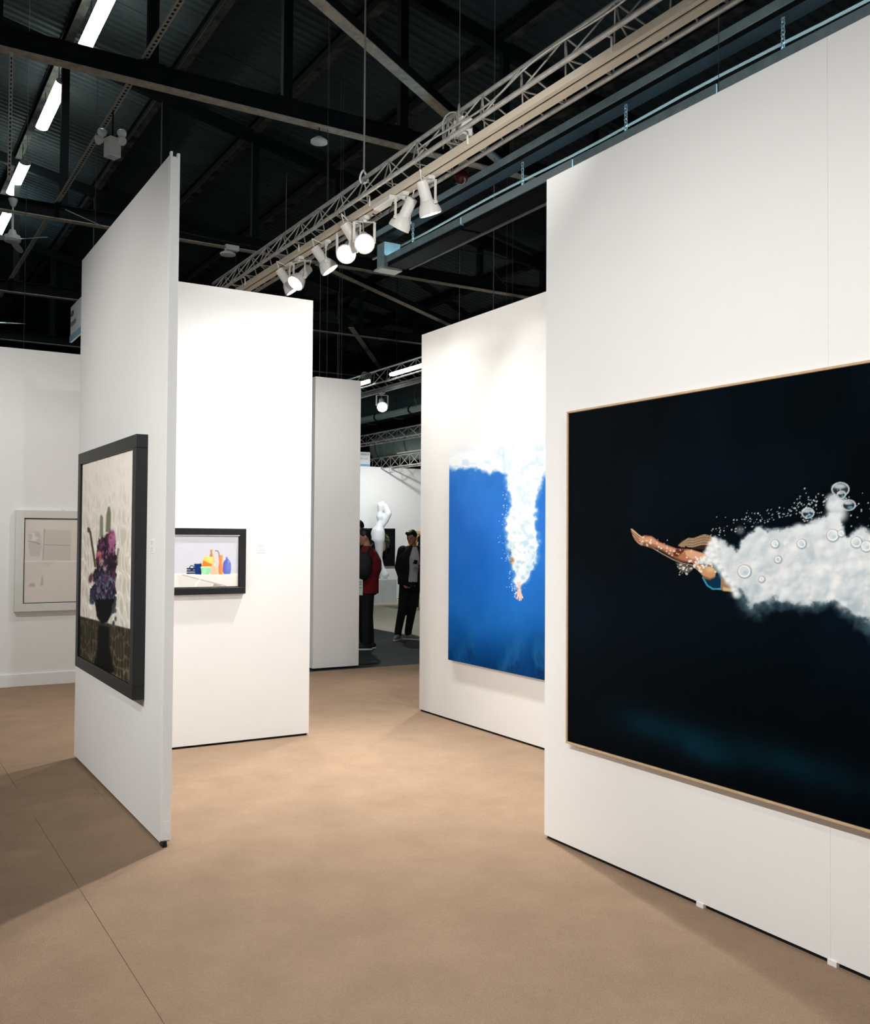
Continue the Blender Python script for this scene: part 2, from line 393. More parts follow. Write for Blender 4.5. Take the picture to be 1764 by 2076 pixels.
# ---- large dark swimmer canvas on the right partition
def swimmer(px, py, u, v):
    p = Pic(px, py)
    n = fbm(u*1.6, v*1.6, 5, 3); n2 = fbm(u*5, v*5, 5, 9)
    p.fill((3, 7, 11)); p.over(ss(.45, .75, n)*.5, (7, 20, 33))
    p.over(np.exp(-((py-(1250-.05*(px-1160)))/120)**2)*.35, (8, 24, 38))
    # faint teal bands low on the canvas
    yb = 1440+.27*(px-1200); g = np.exp(-((py-yb)/34)**2)*ss(1190, 1290, px)*(1-.45*ss(1560, 1764, px))
    p.over(g*(.35+.75*n2)*.62, (6, 50, 68))
    yb = 1480+.35*(px-1300); g = np.exp(-((py-yb)/22)**2)*ss(1330, 1440, px)*(1-ss(1440, 1520, px))
    p.over(g*n2*.6, (8, 66, 88))
    sel = (px > 1260) & (px < 2700) & (py > 900) & (py < 1620)
    q = Pic(px[sel], py[sel]); q.c = p.c[sel]; uu = u[sel]; vv = v[sel]
    # bubble plume behind the swimmer
    foam = [(1430, 1120), (1447, 1104), (1461, 1091), (1478, 1100), (1492, 1107), (1503, 1094), (1517, 1080), (1537, 1068), (1563, 1076), (1596, 1070),
            (1624, 1066), (1650, 1060), (1663, 1046), (1680, 1038), (1701, 1044), (1712, 1066), (1717, 1086), (1729, 1076), (1748, 1068), (1790, 1072), (1880, 1100), (1990, 1150), (2090, 1230), (2130, 1300),
            (2080, 1330), (1980, 1330), (1880, 1312), (1800, 1288), (1764, 1268), (1738, 1252), (1715, 1238), (1686, 1224), (1655, 1226), (1626, 1230), (1600, 1226), (1576, 1219),
            (1548, 1228), (1525, 1235), (1508, 1222), (1496, 1203), (1488, 1186), (1468, 1180), (1460, 1160), (1444, 1148), (1418, 1143), (1424, 1132)]
    d = sdf(q.x, q.y, foam)
    fn = fbm(q.x/22., q.y/22., 5, 21); fn2 = fbm(q.x/9., q.y/9., 4, 33)
    low = ss(1150, 1260, q.y-.18*(q.x-1500))
    dd = d+(fn-.5)*24+(fn2-.5)*14
    q.over((1-ss(-2, 7+22*low, dd))*(.35+.25*low), (104, 138, 152))
    q.over(1-ss(-9-14*low, 3, dd), (218, 222, 223))
    inside = 1-ss(-14, -2, dd)
    q.over(inside*ss(.52, .80, fbm(q.x/40., q.y/40., 4, 40))*.8, (168, 184, 192))
    q.over(inside*ss(.58, .8, fn2)*.35, (170, 186, 194))
    q.over(inside*ss(.50, .72, fbm(q.x/60., q.y/34., 4, 51))*.6, (240, 240, 238))
    q.over(inside*low*.5, (168, 198, 208))
    for k in range(420):
        cx = rng.uniform(1440, 1800); cy = rng.uniform(1060, 1235); r = rng.uniform(2.0, 9.0)*(1 if k % 3 else 1.6); m_ = inside
        sh = np.exp(-(((q.x-cx)/r)**2+((q.y-cy)/r)**2)); sh2 = np.exp(-(((q.x-cx-r*.5)/r)**2+((q.y-cy-r*.6)/r)**2))
        q.over(m_*sh2*.28, (146, 170, 184)); q.over(m_*sh*.42, (246, 246, 244))
    # puffs above
    for (cx, cy, r) in ((1690, 1014, 15), (1704, 1022, 14), (1716, 1024, 11), (1684, 1026, 10), (1697, 1042, 20), (1655, 1068, 16), (1620, 1074, 14)):
        q.ell(cx, cy, r, r*.9, (226, 232, 234), .5, .85)
    for k in range(150):
        cx = rng.uniform(1500, 2000); cy = 1100+rng.uniform(-30, 110)+.12*(cx-1500); r = rng.uniform(2.5, 9)
        q.ell(cx, cy, r, r, (255, 255, 252) if rng.rand() < .65 else (190, 206, 212), .7, .35)
    for (cx, cy, r) in ((1689, 1086, 12), (1737, 1100, 11), (1757, 1108, 11), (1510, 1159, 13), (1572, 1103, 8), (1578, 1135, 7), (1626, 1103, 9), (1706, 1082, 7), (1545, 1175, 6)):
        q.ring(cx, cy, r, 2.0, (120, 132, 138), .55); q.ring(cx-1, cy-1, r-2, 1.6, (255, 255, 255), .8); q.ell(cx+2, cy+2, r*.35, r*.3, (140, 190, 208), .6, .5)
    # big clear bubbles
    for (cx, cy, r, s_) in ((1704, 992, 18, .8), (1721, 1024, 14, .8), (1638, 1040, 13, .85), (1706, 1003, 9, .9)):
        q.ell(cx, cy, r, r*s_, (34, 44, 50), .12); q.ring(cx, cy, r-1, 1.8, (196, 206, 208), .9, s_)
        q.ell(cx-2, cy-r*.35, r*.75, r*.3, (220, 228, 230), .5, .75); q.ell(cx+3, cy+r*.35, r*.4, r*.22, (110, 170, 196), .6, .8)
    # hair
    hair = [(1374, 1105), (1382, 1096), (1398, 1091), (1409, 1092), (1421, 1085), (1434, 1083), (1446, 1090), (1450, 1096), (1440, 1104), (1424, 1114), (1404, 1112), (1386, 1109)]
    q.poly(hair, (52, 38, 28), 1.5)
    for k in range(16):
        t = k/15.; y0 = 1094+t*16
        q.line([(1376+8*t, 1106+3*t), (1384+6*t, 1099+8*t), (1396, y0-3+3*t), (1406, y0-2+2*t), (1416+4*t, y0-6+2*t), (1428, y0-10+5*t), (1440+2*t, y0-7+4*t), (1450, y0+1)], .8, ((214, 178, 132), (120, 84, 54), (236, 214, 180), (40, 28, 22))[k % 4], .75)
    # face / bubbles under the arm
    q.poly([(1370, 1140), (1384, 1143), (1402, 1149), (1404, 1156), (1394, 1163), (1384, 1160), (1376, 1154)], (92, 84, 74), 1.5)
    for k in range(26):
        cx, cy = 1390+rng.normal(0, 7), 1154+rng.normal(0, 4.5); r = rng.uniform(.8, 2.2); q.ell(cx, cy, r, r, (226, 222, 212), .4, .85)
    # torso and swimsuit
    q.poly([(1424, 1160), (1440, 1163), (1462, 1172), (1492, 1190), (1491, 1200), (1470, 1198), (1450, 1194), (1436, 1183)], (150, 122, 92), 1.2)
    q.poly([(1466, 1190), (1491, 1196), (1491, 1200), (1466, 1198)], (206, 176, 136), 1.5)
    q.poly([(1424, 1168), (1438, 1174), (1448, 1172), (1458, 1160), (1462, 1164), (1461, 1194), (1446, 1196), (1434, 1189)], (10, 46, 74), 1.2)
    q.line([(1425, 1171), (1434, 1187), (1445, 1194), (1460, 1194)], 2.2, (60, 160, 196), .9)
    q.poly([(1446, 1146), (1460, 1148), (1461, 1166), (1452, 1160)], (96, 132, 152), 2.5, .8)
    # shoulder
    q.poly([(1404, 1141), (1424, 1146), (1444, 1150), (1453, 1158), (1450, 1168), (1440, 1175), (1428, 1172), (1416, 1156)], (196, 148, 106), 1.5)
    q.ell(1441, 1153, 9, 7, (232, 196, 156), .7, .7); q.poly([(1424, 1166), (1440, 1172), (1450, 1168), (1440, 1176), (1428, 1174)], (120, 84, 52), 1.5, .8)
    # upper arm and forearm
    arm = [(1296, 1089), (1307, 1085), (1322, 1087), (1338, 1099), (1356, 1106), (1372, 1112), (1395, 1113), (1412, 1118), (1430, 1122), (1436, 1130), (1424, 1136), (1414, 1142),
           (1398, 1141), (1384, 1139), (1368, 1132), (1348, 1120), (1332, 1112), (1318, 1106), (1300, 1101)]
    q.poly(arm, (170, 112, 82), 1.2)
    q.poly([(1300, 1090), (1320, 1089), (1336, 1100), (1356, 1109), (1372, 1114), (1366, 1119), (1344, 1112), (1322, 1101), (1304, 1098)], (214, 160, 126), 1.5, .8)
    q.poly([(1372, 1113), (1390, 1114), (1384, 1120), (1374, 1129), (1366, 1127), (1365, 1119)], (98, 44, 26), 1.6)
    q.poly([(1388, 1117), (1402, 1114), (1420, 1120), (1432, 1124), (1424, 1132), (1404, 1134), (1392, 1128)], (224, 170, 136), 2.5, .9)
    q.poly([(1326, 1106), (1344, 1115), (1364, 1127), (1384, 1136), (1402, 1139), (1396, 1142), (1372, 1135), (1346, 1120)], (104, 62, 40), 1.4, .85)
    q.line([(1322, 1110), (1342, 1122), (1364, 1134), (1384, 1142), (1404, 1146), (1420, 1160)], 1.0, (222, 200, 170), .7)
    # second forearm behind, hands
    q.poly([(1297, 1098), (1312, 1102), (1330, 1110), (1322, 1112), (1306, 1107), (1298, 1106)], (120, 88, 60), 1.2)
    hand = [(1279, 1073), (1282, 1072), (1288, 1077), (1296, 1085), (1304, 1088), (1306, 1098), (1300, 1105), (1294, 1102), (1286, 1093), (1282, 1084)]
    q.poly(hand, (200, 152, 116), 1.0)
    for a, b in (((1280, 1074), (1296, 1089)), ((1280, 1079), (1295, 1094)), ((1284, 1089), (1298, 1100))): q.line([a, b], .9, (96, 62, 42), .8)
    q.line([(1280, 1073), (1290, 1081), (1298, 1087)], 1.0, (236, 208, 178), .8)
    for (cx, cy, r) in ((1449, 1094, 7), (1443, 1104, 8), (1452, 1102, 9), (1438, 1113, 7), (1446, 1116, 9), (1455, 1110, 9), (1436, 1124, 7), (1447, 1128, 9), (1430, 1132, 6), (1440, 1138, 7), (1424, 1138, 5), (1454, 1140, 9), (1462, 1152, 9), (1470, 1166, 9), (1478, 1178, 8), (1490, 1196, 8), (1488, 1186, 9), (1494, 1206, 8)):
        q.ell(cx, cy, r, r*.9, (228, 232, 232), .7, .9); q.ell(cx-r*.3, cy-r*.3, r*.5, r*.45, (250, 250, 248), .8, .7); q.ell(cx+r*.35, cy+r*.4, r*.4, r*.3, (168, 186, 194), .8, .5)
    # small bubbles on the skin and in the water
    for k in range(60):
        t = rng.rand(); cx = 1300+t*140+rng.normal(0, 4); cy = 1094+t*46+rng.normal(0, 7); r = rng.uniform(.6, 1.9); q.ell(cx, cy, r, r, (238, 232, 220), .4, .8)
    for k in range(40):
        cx, cy = 1425+rng.normal(0, 12), 1140+rng.normal(0, 8); r = rng.uniform(.9, 3); q.ell(cx, cy, r, r, (244, 242, 236), .5, .8)
    for k in range(190):
        cx = rng.uniform(1440, 1790); top = 1078-.30*(cx-1440)*(1 if cx < 1680 else .6); cy = top-abs(rng.normal(0, 16))+16
        if cx > 1690: cy = rng.uniform(985, 1070)
        r = rng.uniform(.5, 1.7); q.ell(cx, cy, r, r, (214, 224, 228), .4, .8)
    for k in range(60):
        cx, cy = 1636+rng.normal(0, 16), 1036+rng.normal(0, 15); r = rng.uniform(.5, 2); q.ell(cx, cy, r, r, (206, 216, 220), .4, .8)
    p.c[sel] = q.c
    return p.c
y0, y1, z0, z1 = 1.30, 3.952, .560, 2.292
t = thing('swimmer_painting', (XR, (y0+y1)/2, z0), 'large black canvas of a swimmer trailing white bubbles in pale wood frame', 'painting')
frame4(t, 'X', XR, XR-.048, y0, y1, z0, z1, .011, WOOD)
us = np.unique(np.concatenate([np.linspace(0, .32, 14), np.linspace(.32, 1.78, 500), np.linspace(1.78, y1-y0-.028, 40)]))
vs = np.unique(np.concatenate([np.linspace(0, .62, 60), np.linspace(.62, 1.42, 300), np.linspace(1.42, z1-z0-.028, 24)]))
canvas('canvas', (XR-.042, y1-.014, z0+.014), (0, -1, 0), (0, 0, 1), us, vs, swimmer, paint('oil_paint_dark', .5), t)
MB().box((XR-.002, y0+.012, z0+.012), (XR-.040, y1-.012, z1-.012)).build('stretcher', BLACK, t)

# ---- blue diver canvas
def diver(px, py, u, v):
    p = Pic(px, py); n = fbm(u*2.2, v*2.2, 5, 61); n2 = fbm(u*6, v*4, 5, 71)
    base = np.stack([np.interp(py, [940, 1050, 1180, 1270, 1330, 1390], k) for k in ([48, 40, 24, 16, 8, 6], [112, 104, 92, 84, 62, 44], [190, 190, 176, 156, 120, 92])], 1)
    p.c = base+(n[:, None]-.5)*np.array([26, 34, 44])
    rgt = ss(960, 1100, px)*(1-ss(1230, 1330, py)); p.over(rgt*.35, (52, 124, 208))
    p.over(ss(1250, 1330, py)*ss(.42, .7, n2)*.6, (34, 96, 150)); p.over(ss(1280, 1350, py)*ss(.5, .7, fbm(u*9, v*7, 4, 77))*.5, (6, 40, 78))
    # surface foam
    edge = 948+.10*(px-922)+(fbm(px/14., py/14., 4, 81)-.5)*22
    p.over(1-ss(-5, 9, py-edge), (234, 240, 243))
    p.over((1-ss(-8, 4, py-edge))*ss(.52, .72, fbm(px/22., py/12., 4, 85))*.55, (178, 204, 226))
    plume = [(1020, 900), (1024, 960), (1030, 1000), (1038, 1020), (1028, 1048), (1024, 1075), (1031, 1110), (1036, 1135), (1042, 1165), (1045, 1188), (1052, 1196), (1058, 1185),
             (1072, 1170), (1082, 1150), (1090, 1130), (1092, 1100), (1086, 1070), (1085, 1045), (1090, 1015), (1095, 985), (1102, 960), (1112, 950), (1125, 945), (1125, 890)]
    d = sdf(px, py, plume)+(fbm(px/9., py/9., 4, 91)-.5)*13
    p.over((1-ss(-1, 8, d))*.5, (140, 190, 232)); p.over(1-ss(-4, 2, d), (228, 236, 241))
    ins = 1-ss(-6, -1, d)
    p.over(ins*ss(.5, .72, fbm(px/10., py/10., 4, 95))*(.35+.5*ss(1040, 1140, py)), (164, 204, 226))
    p.over(ins*ss(1090, 1160, py)*ss(1055, 1085, px)*.3, (140, 200, 230))
    r2 = np.random.RandomState(3)
    for k in range(70):
        cy = r2.uniform(985, 1195); cx = np.interp(cy, [985, 1040, 1090, 1190], [1026, 1030, 1026, 1045])-abs(r2.normal(0, 9)); r = r2.uniform(.4, 1.2); p.ell(cx, cy, r, r, (214, 232, 246), .4, .8)
    p.ell(1038, 1136, 4.5, 6, (150, 110, 80), .6, .85); p.ell(1034, 1121, 2.5, 3, (120, 96, 84), .6, .8); p.ell(1040, 1142, 3, 3, (222, 204, 184), .6, .6)
    # forearm and open hand
    p.poly([(1047, 1180), (1056, 1180), (1056, 1198), (1051, 1199)], (226, 196, 184), 1.4, .8)
    p.poly([(1050, 1195), (1056, 1196), (1058, 1206), (1055, 1211), (1049, 1208)], (238, 196, 180), 1)
    for a, b in (((1050, 1200), (1044, 1204)), ((1050, 1206), (1048.5, 1214)), ((1053, 1207), (1053, 1217)), ((1055.5, 1207), (1056.5, 1216)), ((1057, 1205), (1059.5, 1212))): p.line([a, b], 1.7, (240, 200, 184), 1)
    for k in range(40):
        cx, cy = 1047+r2.normal(0, 6), 1190+r2.normal(0, 9); r = r2.uniform(.4, 1.3); p.ell(cx, cy, r, r, (230, 240, 246), .4, .8)
    return p.c
y0, y1, z0, z1 = 5.60, 7.225, .545, 2.365
t = thing('diver_painting', (XF, (y0+y1)/2, z0), 'tall blue canvas of a diver plunging down in white foam', 'painting')
canvas('canvas', (XF-.0425, y1, z0), (0, -1, 0), (0, 0, 1), np.linspace(0, y1-y0, 330), np.linspace(0, z1-z0, 380), diver, paint('oil_paint_blue', .45), t)
MB().box((XF-.001, y0, z0), (XF-.042, y1, z1)).build('stretcher', mat('blue_canvas_edge', (26, 78, 150), .6), t)

# ---- flower painting on the left partition
FX = 1.325
def flowers(px, py, u, v):
    p = Pic(px, py)
    g = ss(930, 1150, py)
    p.fill((236, 228, 218)); p.over(g*.55, (214, 208, 194)); p.over(np.exp(-((px-245)/60)**2-((py-960)/90)**2)*.6, (250, 244, 238))
    # wallpaper scrolls: loops of warped cells
    wx = u*15+2.6*fbm(u*7, v*7, 3, 5); wy = v*19+2.6*fbm(u*7+9, v*7, 3, 8)
    s = np.abs(np.sin(wx*1.7)*np.cos(wy*1.3)+.45*np.sin(wx*2.9+wy*1.4))
    p.over((1-ss(.10, .26, s))*(.25+.55*g), (250, 248, 240)); p.over(ss(.6, 1.1, s)*(.10+.35*g), (182, 178, 160))
    # table
    yt = 1248+.26*(px-158); tb = ss(-2, 2, py-yt)
    tn = fbm(u*16, v*16, 4, 15); sc_ = np.abs(np.sin(u*40+5*fbm(u*9, v*9, 3, 17))*np.cos(v*38+5*fbm(u*8+4, v*8, 3, 19)))
    p.over(tb, (60, 56, 44)); p.over(tb*(1-ss(.05, .3, sc_))*(.35+.4*ss(1290, 1400, py)), (146, 136, 108)); p.over(tb*ss(.5, .7, tn)*.4, (34, 34, 28))
    # shadow cone of the vase on the table
    p.poly([(199, 1266), (222, 1272), (222, 1312), (232, 1362), (214, 1366), (190, 1350), (198, 1316)], (14, 16, 16), 3, .95)
    dark = (13, 15, 20)
    # leaves and stems
    p.poly([(203, 1046), (206, 1043), (209, 1050), (209, 1092), (202, 1088)], (132, 136, 116), 1.5); p.poly([(219, 1028), (222, 1027), (225, 1040), (224, 1080), (214, 1078), (216, 1042)], (122, 128, 104), 1.5)
    p.line([(179, 1071), (183, 1079), (186, 1100), (190, 1125), (193, 1148)], 3.2, (92, 84, 56)); p.ell(180, 1075, 3, 5, (82, 84, 64), .4)
    p.line([(240, 1113), (237, 1135), (232, 1160)], 3, (140, 140, 120))
    # mass of blossoms
    mass = [(196, 1110), (202, 1092), (212, 1088), (220, 1080), (229, 1078), (233, 1100), (233, 1120), (238, 1130), (234, 1170), (235, 1200), (232, 1222), (228, 1240), (216, 1262), (206, 1264), (196, 1248), (192, 1220),
            (182, 1210), (184, 1196), (190, 1186), (188, 1168), (194, 1150)]
    d = sdf(px, py, mass)+(fbm(px/4., py/6., 4, 25)-.5)*9
    p.over(1-ss(-1.5, 1.5, d), (38, 32, 46))
    p.poly([(193, 1208), (234, 1212), (230, 1236), (217, 1262), (205, 1264), (196, 1246)], dark, 2.5)
    p.ell(226, 1098, 8, 22, (132, 66, 108), .35); p.ell(228, 1088, 5, 11, (168, 96, 138), .5, .8)
    for k in range(5): p.line([(221+3*k, 1120), (222+2.4*k, 1082+2*abs(k-2))], .8, (206, 140, 176), .6)
    p.ell(202, 1126, 7, 9, (166, 84, 98), .4); p.ell(201, 1122, 4, 4, (198, 120, 124), .6, .8)
    p.ell(204, 1106, 6, 10, (70, 44, 66), .5, .9); p.ell(184, 1172, 4, 10, (92, 44, 52), .4, .9, .2); p.ell(230, 1170, 4, 16, (110, 46, 62), .5, .85)
    p.ell(206, 1140, 5, 8, (212, 168, 158), .5, .8); p.ell(213, 1152, 4, 6, (218, 176, 168), .5, .8); p.ell(216, 1128, 2, 5, (206, 120, 110), .5, .8)
    r2 = np.random.RandomState(8)
    for k in range(70):
        cx, cy = r2.uniform(196, 228), r2.uniform(1160, 1212); cc = ((92, 98, 128), (132, 138, 160), (60, 54, 84), (104, 80, 110), (36, 40, 60))[k % 5]; p.ell(cx, cy, r2.uniform(1.5, 3.5), r2.uniform(2.5, 6), cc, .5, .75, r2.uniform(-.5, .5))
    for k in range(170):
        cx, cy = r2.uniform(190, 236), r2.uniform(1084, 1215)
        if (1-ss(-3, 0, sdf(np.array([cx]), np.array([cy]), mass)))[0] < .5: continue
        hi = cy < 1150; cc = (((128, 60, 100), (90, 40, 78), (60, 34, 60), (176, 104, 132), (34, 26, 40), (150, 84, 92)) if hi else ((70, 74, 104), (28, 26, 42), (118, 122, 148), (52, 38, 70), (20, 20, 32), (92, 50, 70)))[k % 6]
        a0 = r2.uniform(-1.2, 1.2); L = r2.uniform(2, 5); p.line([(cx, cy), (cx+L*math.sin(a0)*.6, cy-L*1.6*math.cos(a0))], r2.uniform(.6, 1.6), cc, .75)
    for k in range(16):
        cx, cy = r2.uniform(182, 192), r2.uniform(1196, 1222); p.ell(cx, cy, 2.4, 4, (50, 56, 76), .5, .8)
        cx, cy = r2.uniform(228, 235), r2.uniform(1205, 1268); p.ell(cx, cy, 2.2, 5, (58, 66, 74), .5, .8)
    return p.c
ya = at(159, 921, 'X', FX).y; yb_ = 5.435; z0, z1 = .712, 2.192
t = thing('flower_painting', (XL, (ya+yb_)/2, z0), 'flower vase painting in deep black shadow-box frame on the thin partition', 'painting')
frame4(t, 'X', XL, FX, yb_, ya, z0, z1, .075, mat('charcoal_frame', (24, 27, 28), .45, noise=.5, nscale=14, dark=(12, 14, 15)))
canvas('canvas', (FX+.016, ya-.072, z0+.072), (0, -1, 0), (0, 0, 1), np.linspace(0, ya-yb_-.144, 250), np.linspace(0, z1-z0-.144, 360), flowers, paint('oil_paint_flowers', .55), t)
MB().box((XL-.003, yb_+.01, z0+.01), (FX+.018, ya-.01, z1-.01)).build('backing_board', BLACK, t)

# ---- still life on the back partition
def still(px, py, u, v):
    p = Pic(px, py); p.fill((206, 208, 217)); p.over((fbm(u*5, v*5, 4, 2)-.5)*.5, (220, 222, 228))
    K = 8.018; X = lambda a: 340+a/K; Y = lambda b: 1040+b/K
    P = lambda L: [(X(a), Y(b)) for a, b in L]
    p.poly(P([(-2000, 985), (1300, 985), (1300, 1300), (-2000, 1300)]), (230, 228, 222), 1)
    p.poly(P([(-2000, 985), (1300, 985), (1300, 1008), (-2000, 1008)]), (244, 242, 236), .6)
    p.poly(P([(230, 1003), (980, 1190), (760, 1190), (180, 1190), (150, 1010)]), (222, 219, 211), .8); p.line(P([(240, 1005), (500, 1075), (940, 1185)]), .9, (176, 168, 152), .9)
    p.line(P([(440, 1190), (520, 1085)]), 2.5, (240, 238, 232), .7); p.poly(P([(735, 1190), (755, 1150), (900, 1190)]), (160, 150, 132), .6); p.line(P([(880, 1095), (800, 1010)]), 2, (242, 240, 234), .6)
    for yy in (905, 943, 981): p.line(P([(318, yy), (440, yy)]), 1.7, (20, 26, 48))
    for yy in (924, 962): p.line(P([(325, yy), (440, yy)]), 1.0, (150, 154, 176))
    p.ring(X(392), Y(890), 4.2, 1.0, (14, 24, 52)); p.poly(P([(428, 826), (550, 824), (545, 1000), (448, 998)]), (24, 52, 106), .6)
    p.poly(P([(535, 800), (552, 880), (545, 1000), (520, 1000)]), (14, 26, 60), 1, .7)
    # tall cream bottle
    p.poly(P([(684, 592), (742, 588), (745, 640), (760, 720), (790, 830), (818, 910), (822, 990), (808, 1000), (696, 1000), (690, 940), (715, 840), (730, 760), (700, 715), (676, 712), (695, 650)]), (220, 192, 158), .7)
    p.poly(P([(690, 600), (722, 600), (720, 650), (735, 712), (680, 712), (697, 650)]), (168, 122, 82), 1, .8); p.poly(P([(738, 590), (758, 720), (800, 850), (822, 940), (800, 990), (770, 800)]), (240, 214, 186), 2, .6)
    p.line(P([(775, 612), (810, 616), (832, 650), (838, 690)]), .7, (96, 100, 110)); p.ell(X(765), Y(840), 1.2, 3, (250, 244, 232), .6, .8)
    # orange jug
    p.poly(P([(818, 690), (892, 684), (894, 740), (885, 800), (898, 900), (896, 996), (830, 998), (822, 900), (836, 800), (826, 720)]), (232, 134, 78), .6); p.poly(P([(860, 690), (892, 686), (892, 900), (896, 990), (870, 990)]), (248, 156, 104), 1.5, .7)
    # blue bottle
    p.poly(P([(946, 716), (972, 716), (975, 742), (1005, 770), (1026, 820), (1028, 930), (1015, 992), (912, 994), (896, 930), (900, 830), (918, 780), (948, 748)]), (92, 110, 190), .7)
    p.poly(P([(910, 800), (925, 780), (915, 850), (918, 980), (900, 960)]), (110, 54, 124), 1.2, .7); p.ell(X(992), Y(790), 1.6, 3.4, (170, 186, 236), .7, .7); p.ell(X(985), Y(880), 3.5, 9, (124, 146, 216), .8, .6)
    # stacked cups
    p.poly(P([(578, 716), (742, 712), (735, 800), (718, 832), (582, 770)]), (244, 206, 96), .7); p.poly(P([(640, 715), (742, 713), (725, 820), (650, 800)]), (252, 226, 140), 2, .6)
    p.poly(P([(578, 765), (640, 800), (722, 832), (708, 872), (552, 868)]), (238, 128, 48), .8); p.poly(P([(536, 880), (700, 876), (690, 960), (668, 1000), (572, 1000), (548, 960)]), (146, 218, 162), .7)
    p.ell(X(600), Y(940), 3, 5, (190, 244, 202), .8, .7); p.line(P([(540, 882), (698, 878)]), 1.0, (206, 240, 206))
    return p.c
x0, x1, z0, z1 = 1.62, 2.632, 1.172, 1.682
t = thing('still_life_painting', ((x0+x1)/2, YB, z0), 'small still life of coloured bottles and cups in black frame', 'painting')
frame4(t, 'Y', YB, YB-.042, x0, x1, z0, z1, .052, BLACK)
frame4(t, 'Y', YB-.030, YB-.036, x0+.052, x1-.052, z0+.052, z1-.052, .008, BLACK, name='inner_lip')
MB().box((x0+.052, YB-.0415, z1-.056), (x1-.052, YB-.036, z1-.052)).build('ledge_glint', WALLP, t)  # white strip stands in for light caught on the inner ledge
canvas('canvas', (x0+.05, YB-.029, z0+.05), (1, 0, 0), (0, 0, 1), np.linspace(0, x1-x0-.1, 250), np.linspace(0, z1-z0-.1, 130), still, paint('oil_paint_still_life', .45), t)
MB().box((x0+.01, YB-.002, z0+.01), (x1-.01, YB-.026, z1-.01)).build('backing_board', BLACK, t)

# ---- pale relief drawing on the far left partition
def drawing(px, py, u, v):
    p = Pic(px, py); p.fill((226, 219, 211)); p.over(ss(.4, .75, fbm(u*3, v*3, 5, 4))*.3, (212, 204, 196))
    K = 4.943; P = lambda L: [(a/K, 1000+b/K) for a, b in L]
    p.poly(P([(280, 385), (400, 385), (415, 470), (420, 560), (400, 630), (300, 635), (285, 540)]), (206, 201, 194), 2); p.over((1-ss(-2, 2, sdf(px, py, P([(280, 385), (405, 385), (415, 490), (285, 480)]))))*ss(.5, .6, fbm(u*22, v*22, 3, 6))*.7, (236, 232, 226))
    p.line(P([(285, 478), (340, 490), (400, 510)]), .8, (160, 156, 150)); p.poly(P([(442, 362), (715, 372), (708, 672), (430, 672)]), (212, 204, 197), 1.2); p.line(P([(445, 362), (430, 672)]), .6, (170, 164, 158)); p.line(P([(450, 515), (700, 525)]), .5, (170, 164, 158))
    p.line(P([(240, 682), (900, 682)]), 1.2, (240, 236, 230)); p.poly(P([(380, 690), (540, 690), (480, 730)]), (214, 207, 200), 4)
    p.poly(P([(425, 805), (436, 880), (430, 925), (402, 925)]), (198, 188, 178), 1.2); p.poly(P([(295, 902), (340, 898), (356, 938), (290, 938)]), (196, 184, 174), 1)
    return p.c
x0 = at(30, 1100, 'Y', YL).x; x1, z0, z1 = x0+1.15, .80, 1.885
t = thing('framed_drawing', ((x0+x1)/2, YL, z0), 'pale embossed drawing in white frame with thin black inner line', 'picture')
frame4(t, 'Y', YL, YL-.05, x0, x1, z0, z1, .085, mat('grey_white_frame', (216, 216, 210), .5))
frame4(t, 'Y', YL-.035, YL-.046, x0+.085, x1-.085, z0+.085, z1-.085, .008, BLACK, name='inner_lip')
canvas('sheet', (x0+.09, YL-.036, z0+.09), (1, 0, 0), (0, 0, 1), np.linspace(0, x1-x0-.18, 150), np.linspace(0, z1-z0-.18, 160), drawing, paint('paper_pulp', .8), t)
MB().box((x0+.02, YL-.002, z0+.02), (x1-.02, YL-.034, z1-.02)).build('backing_board', WALLP, t)
MB().tube(((x0+x1)/2-.1, YL-.02, z1), ((x0+x1)/2-.1, YL-.02, z1+.018), .012, 8).build('hanging_hook', WHITEM, t)

# ---- pictures across the aisle
def portrait(px, py, u, v):
    p = Pic(px, py); p.fill((20, 22, 24)); p.over(ss(.4, .7, fbm(u*6, v*6, 4, 12))*.4, (32, 35, 36))
    p.ell(777, 1106, 5.5, 12, (232, 206, 184), .2); p.ell(774.5, 1111, 1.6, 3, (150, 110, 92), .6, .7)
    g = (1-ss(-1.5, 1.5, sdf(px, py, [(779, 1080), (786, 1084), (790, 1094), (789, 1110), (783, 1112), (780, 1096)])+(fbm(px/3., py/3., 3, 31)-.5)*4))
    p.over(g, (66, 80, 58)); p.over(g*ss(.5, .65, fbm(px/2.5, py/2.5, 3, 37)), (122, 136, 104)); p.line([(784, 1110), (782, 1126)], 1.6, (70, 64, 52), .8)
    return p.c
def sketch(px, py, u, v):
    p = Pic(px, py); p.fill((240, 220, 188)); p.over(ss(.45, .7, fbm(u*6, v*6, 4, 42))*.3, (226, 190, 140))
    p.line([(836, 1108), (840, 1090), (843, 1106), (848, 1088), (851, 1110)], 1.4, (150, 88, 30)); p.line([(832, 1112), (836, 1098)], 1.2, (170, 104, 40)); p.line([(830, 1084), (860, 1084)], 1.4, (176, 112, 44))
    return p.c
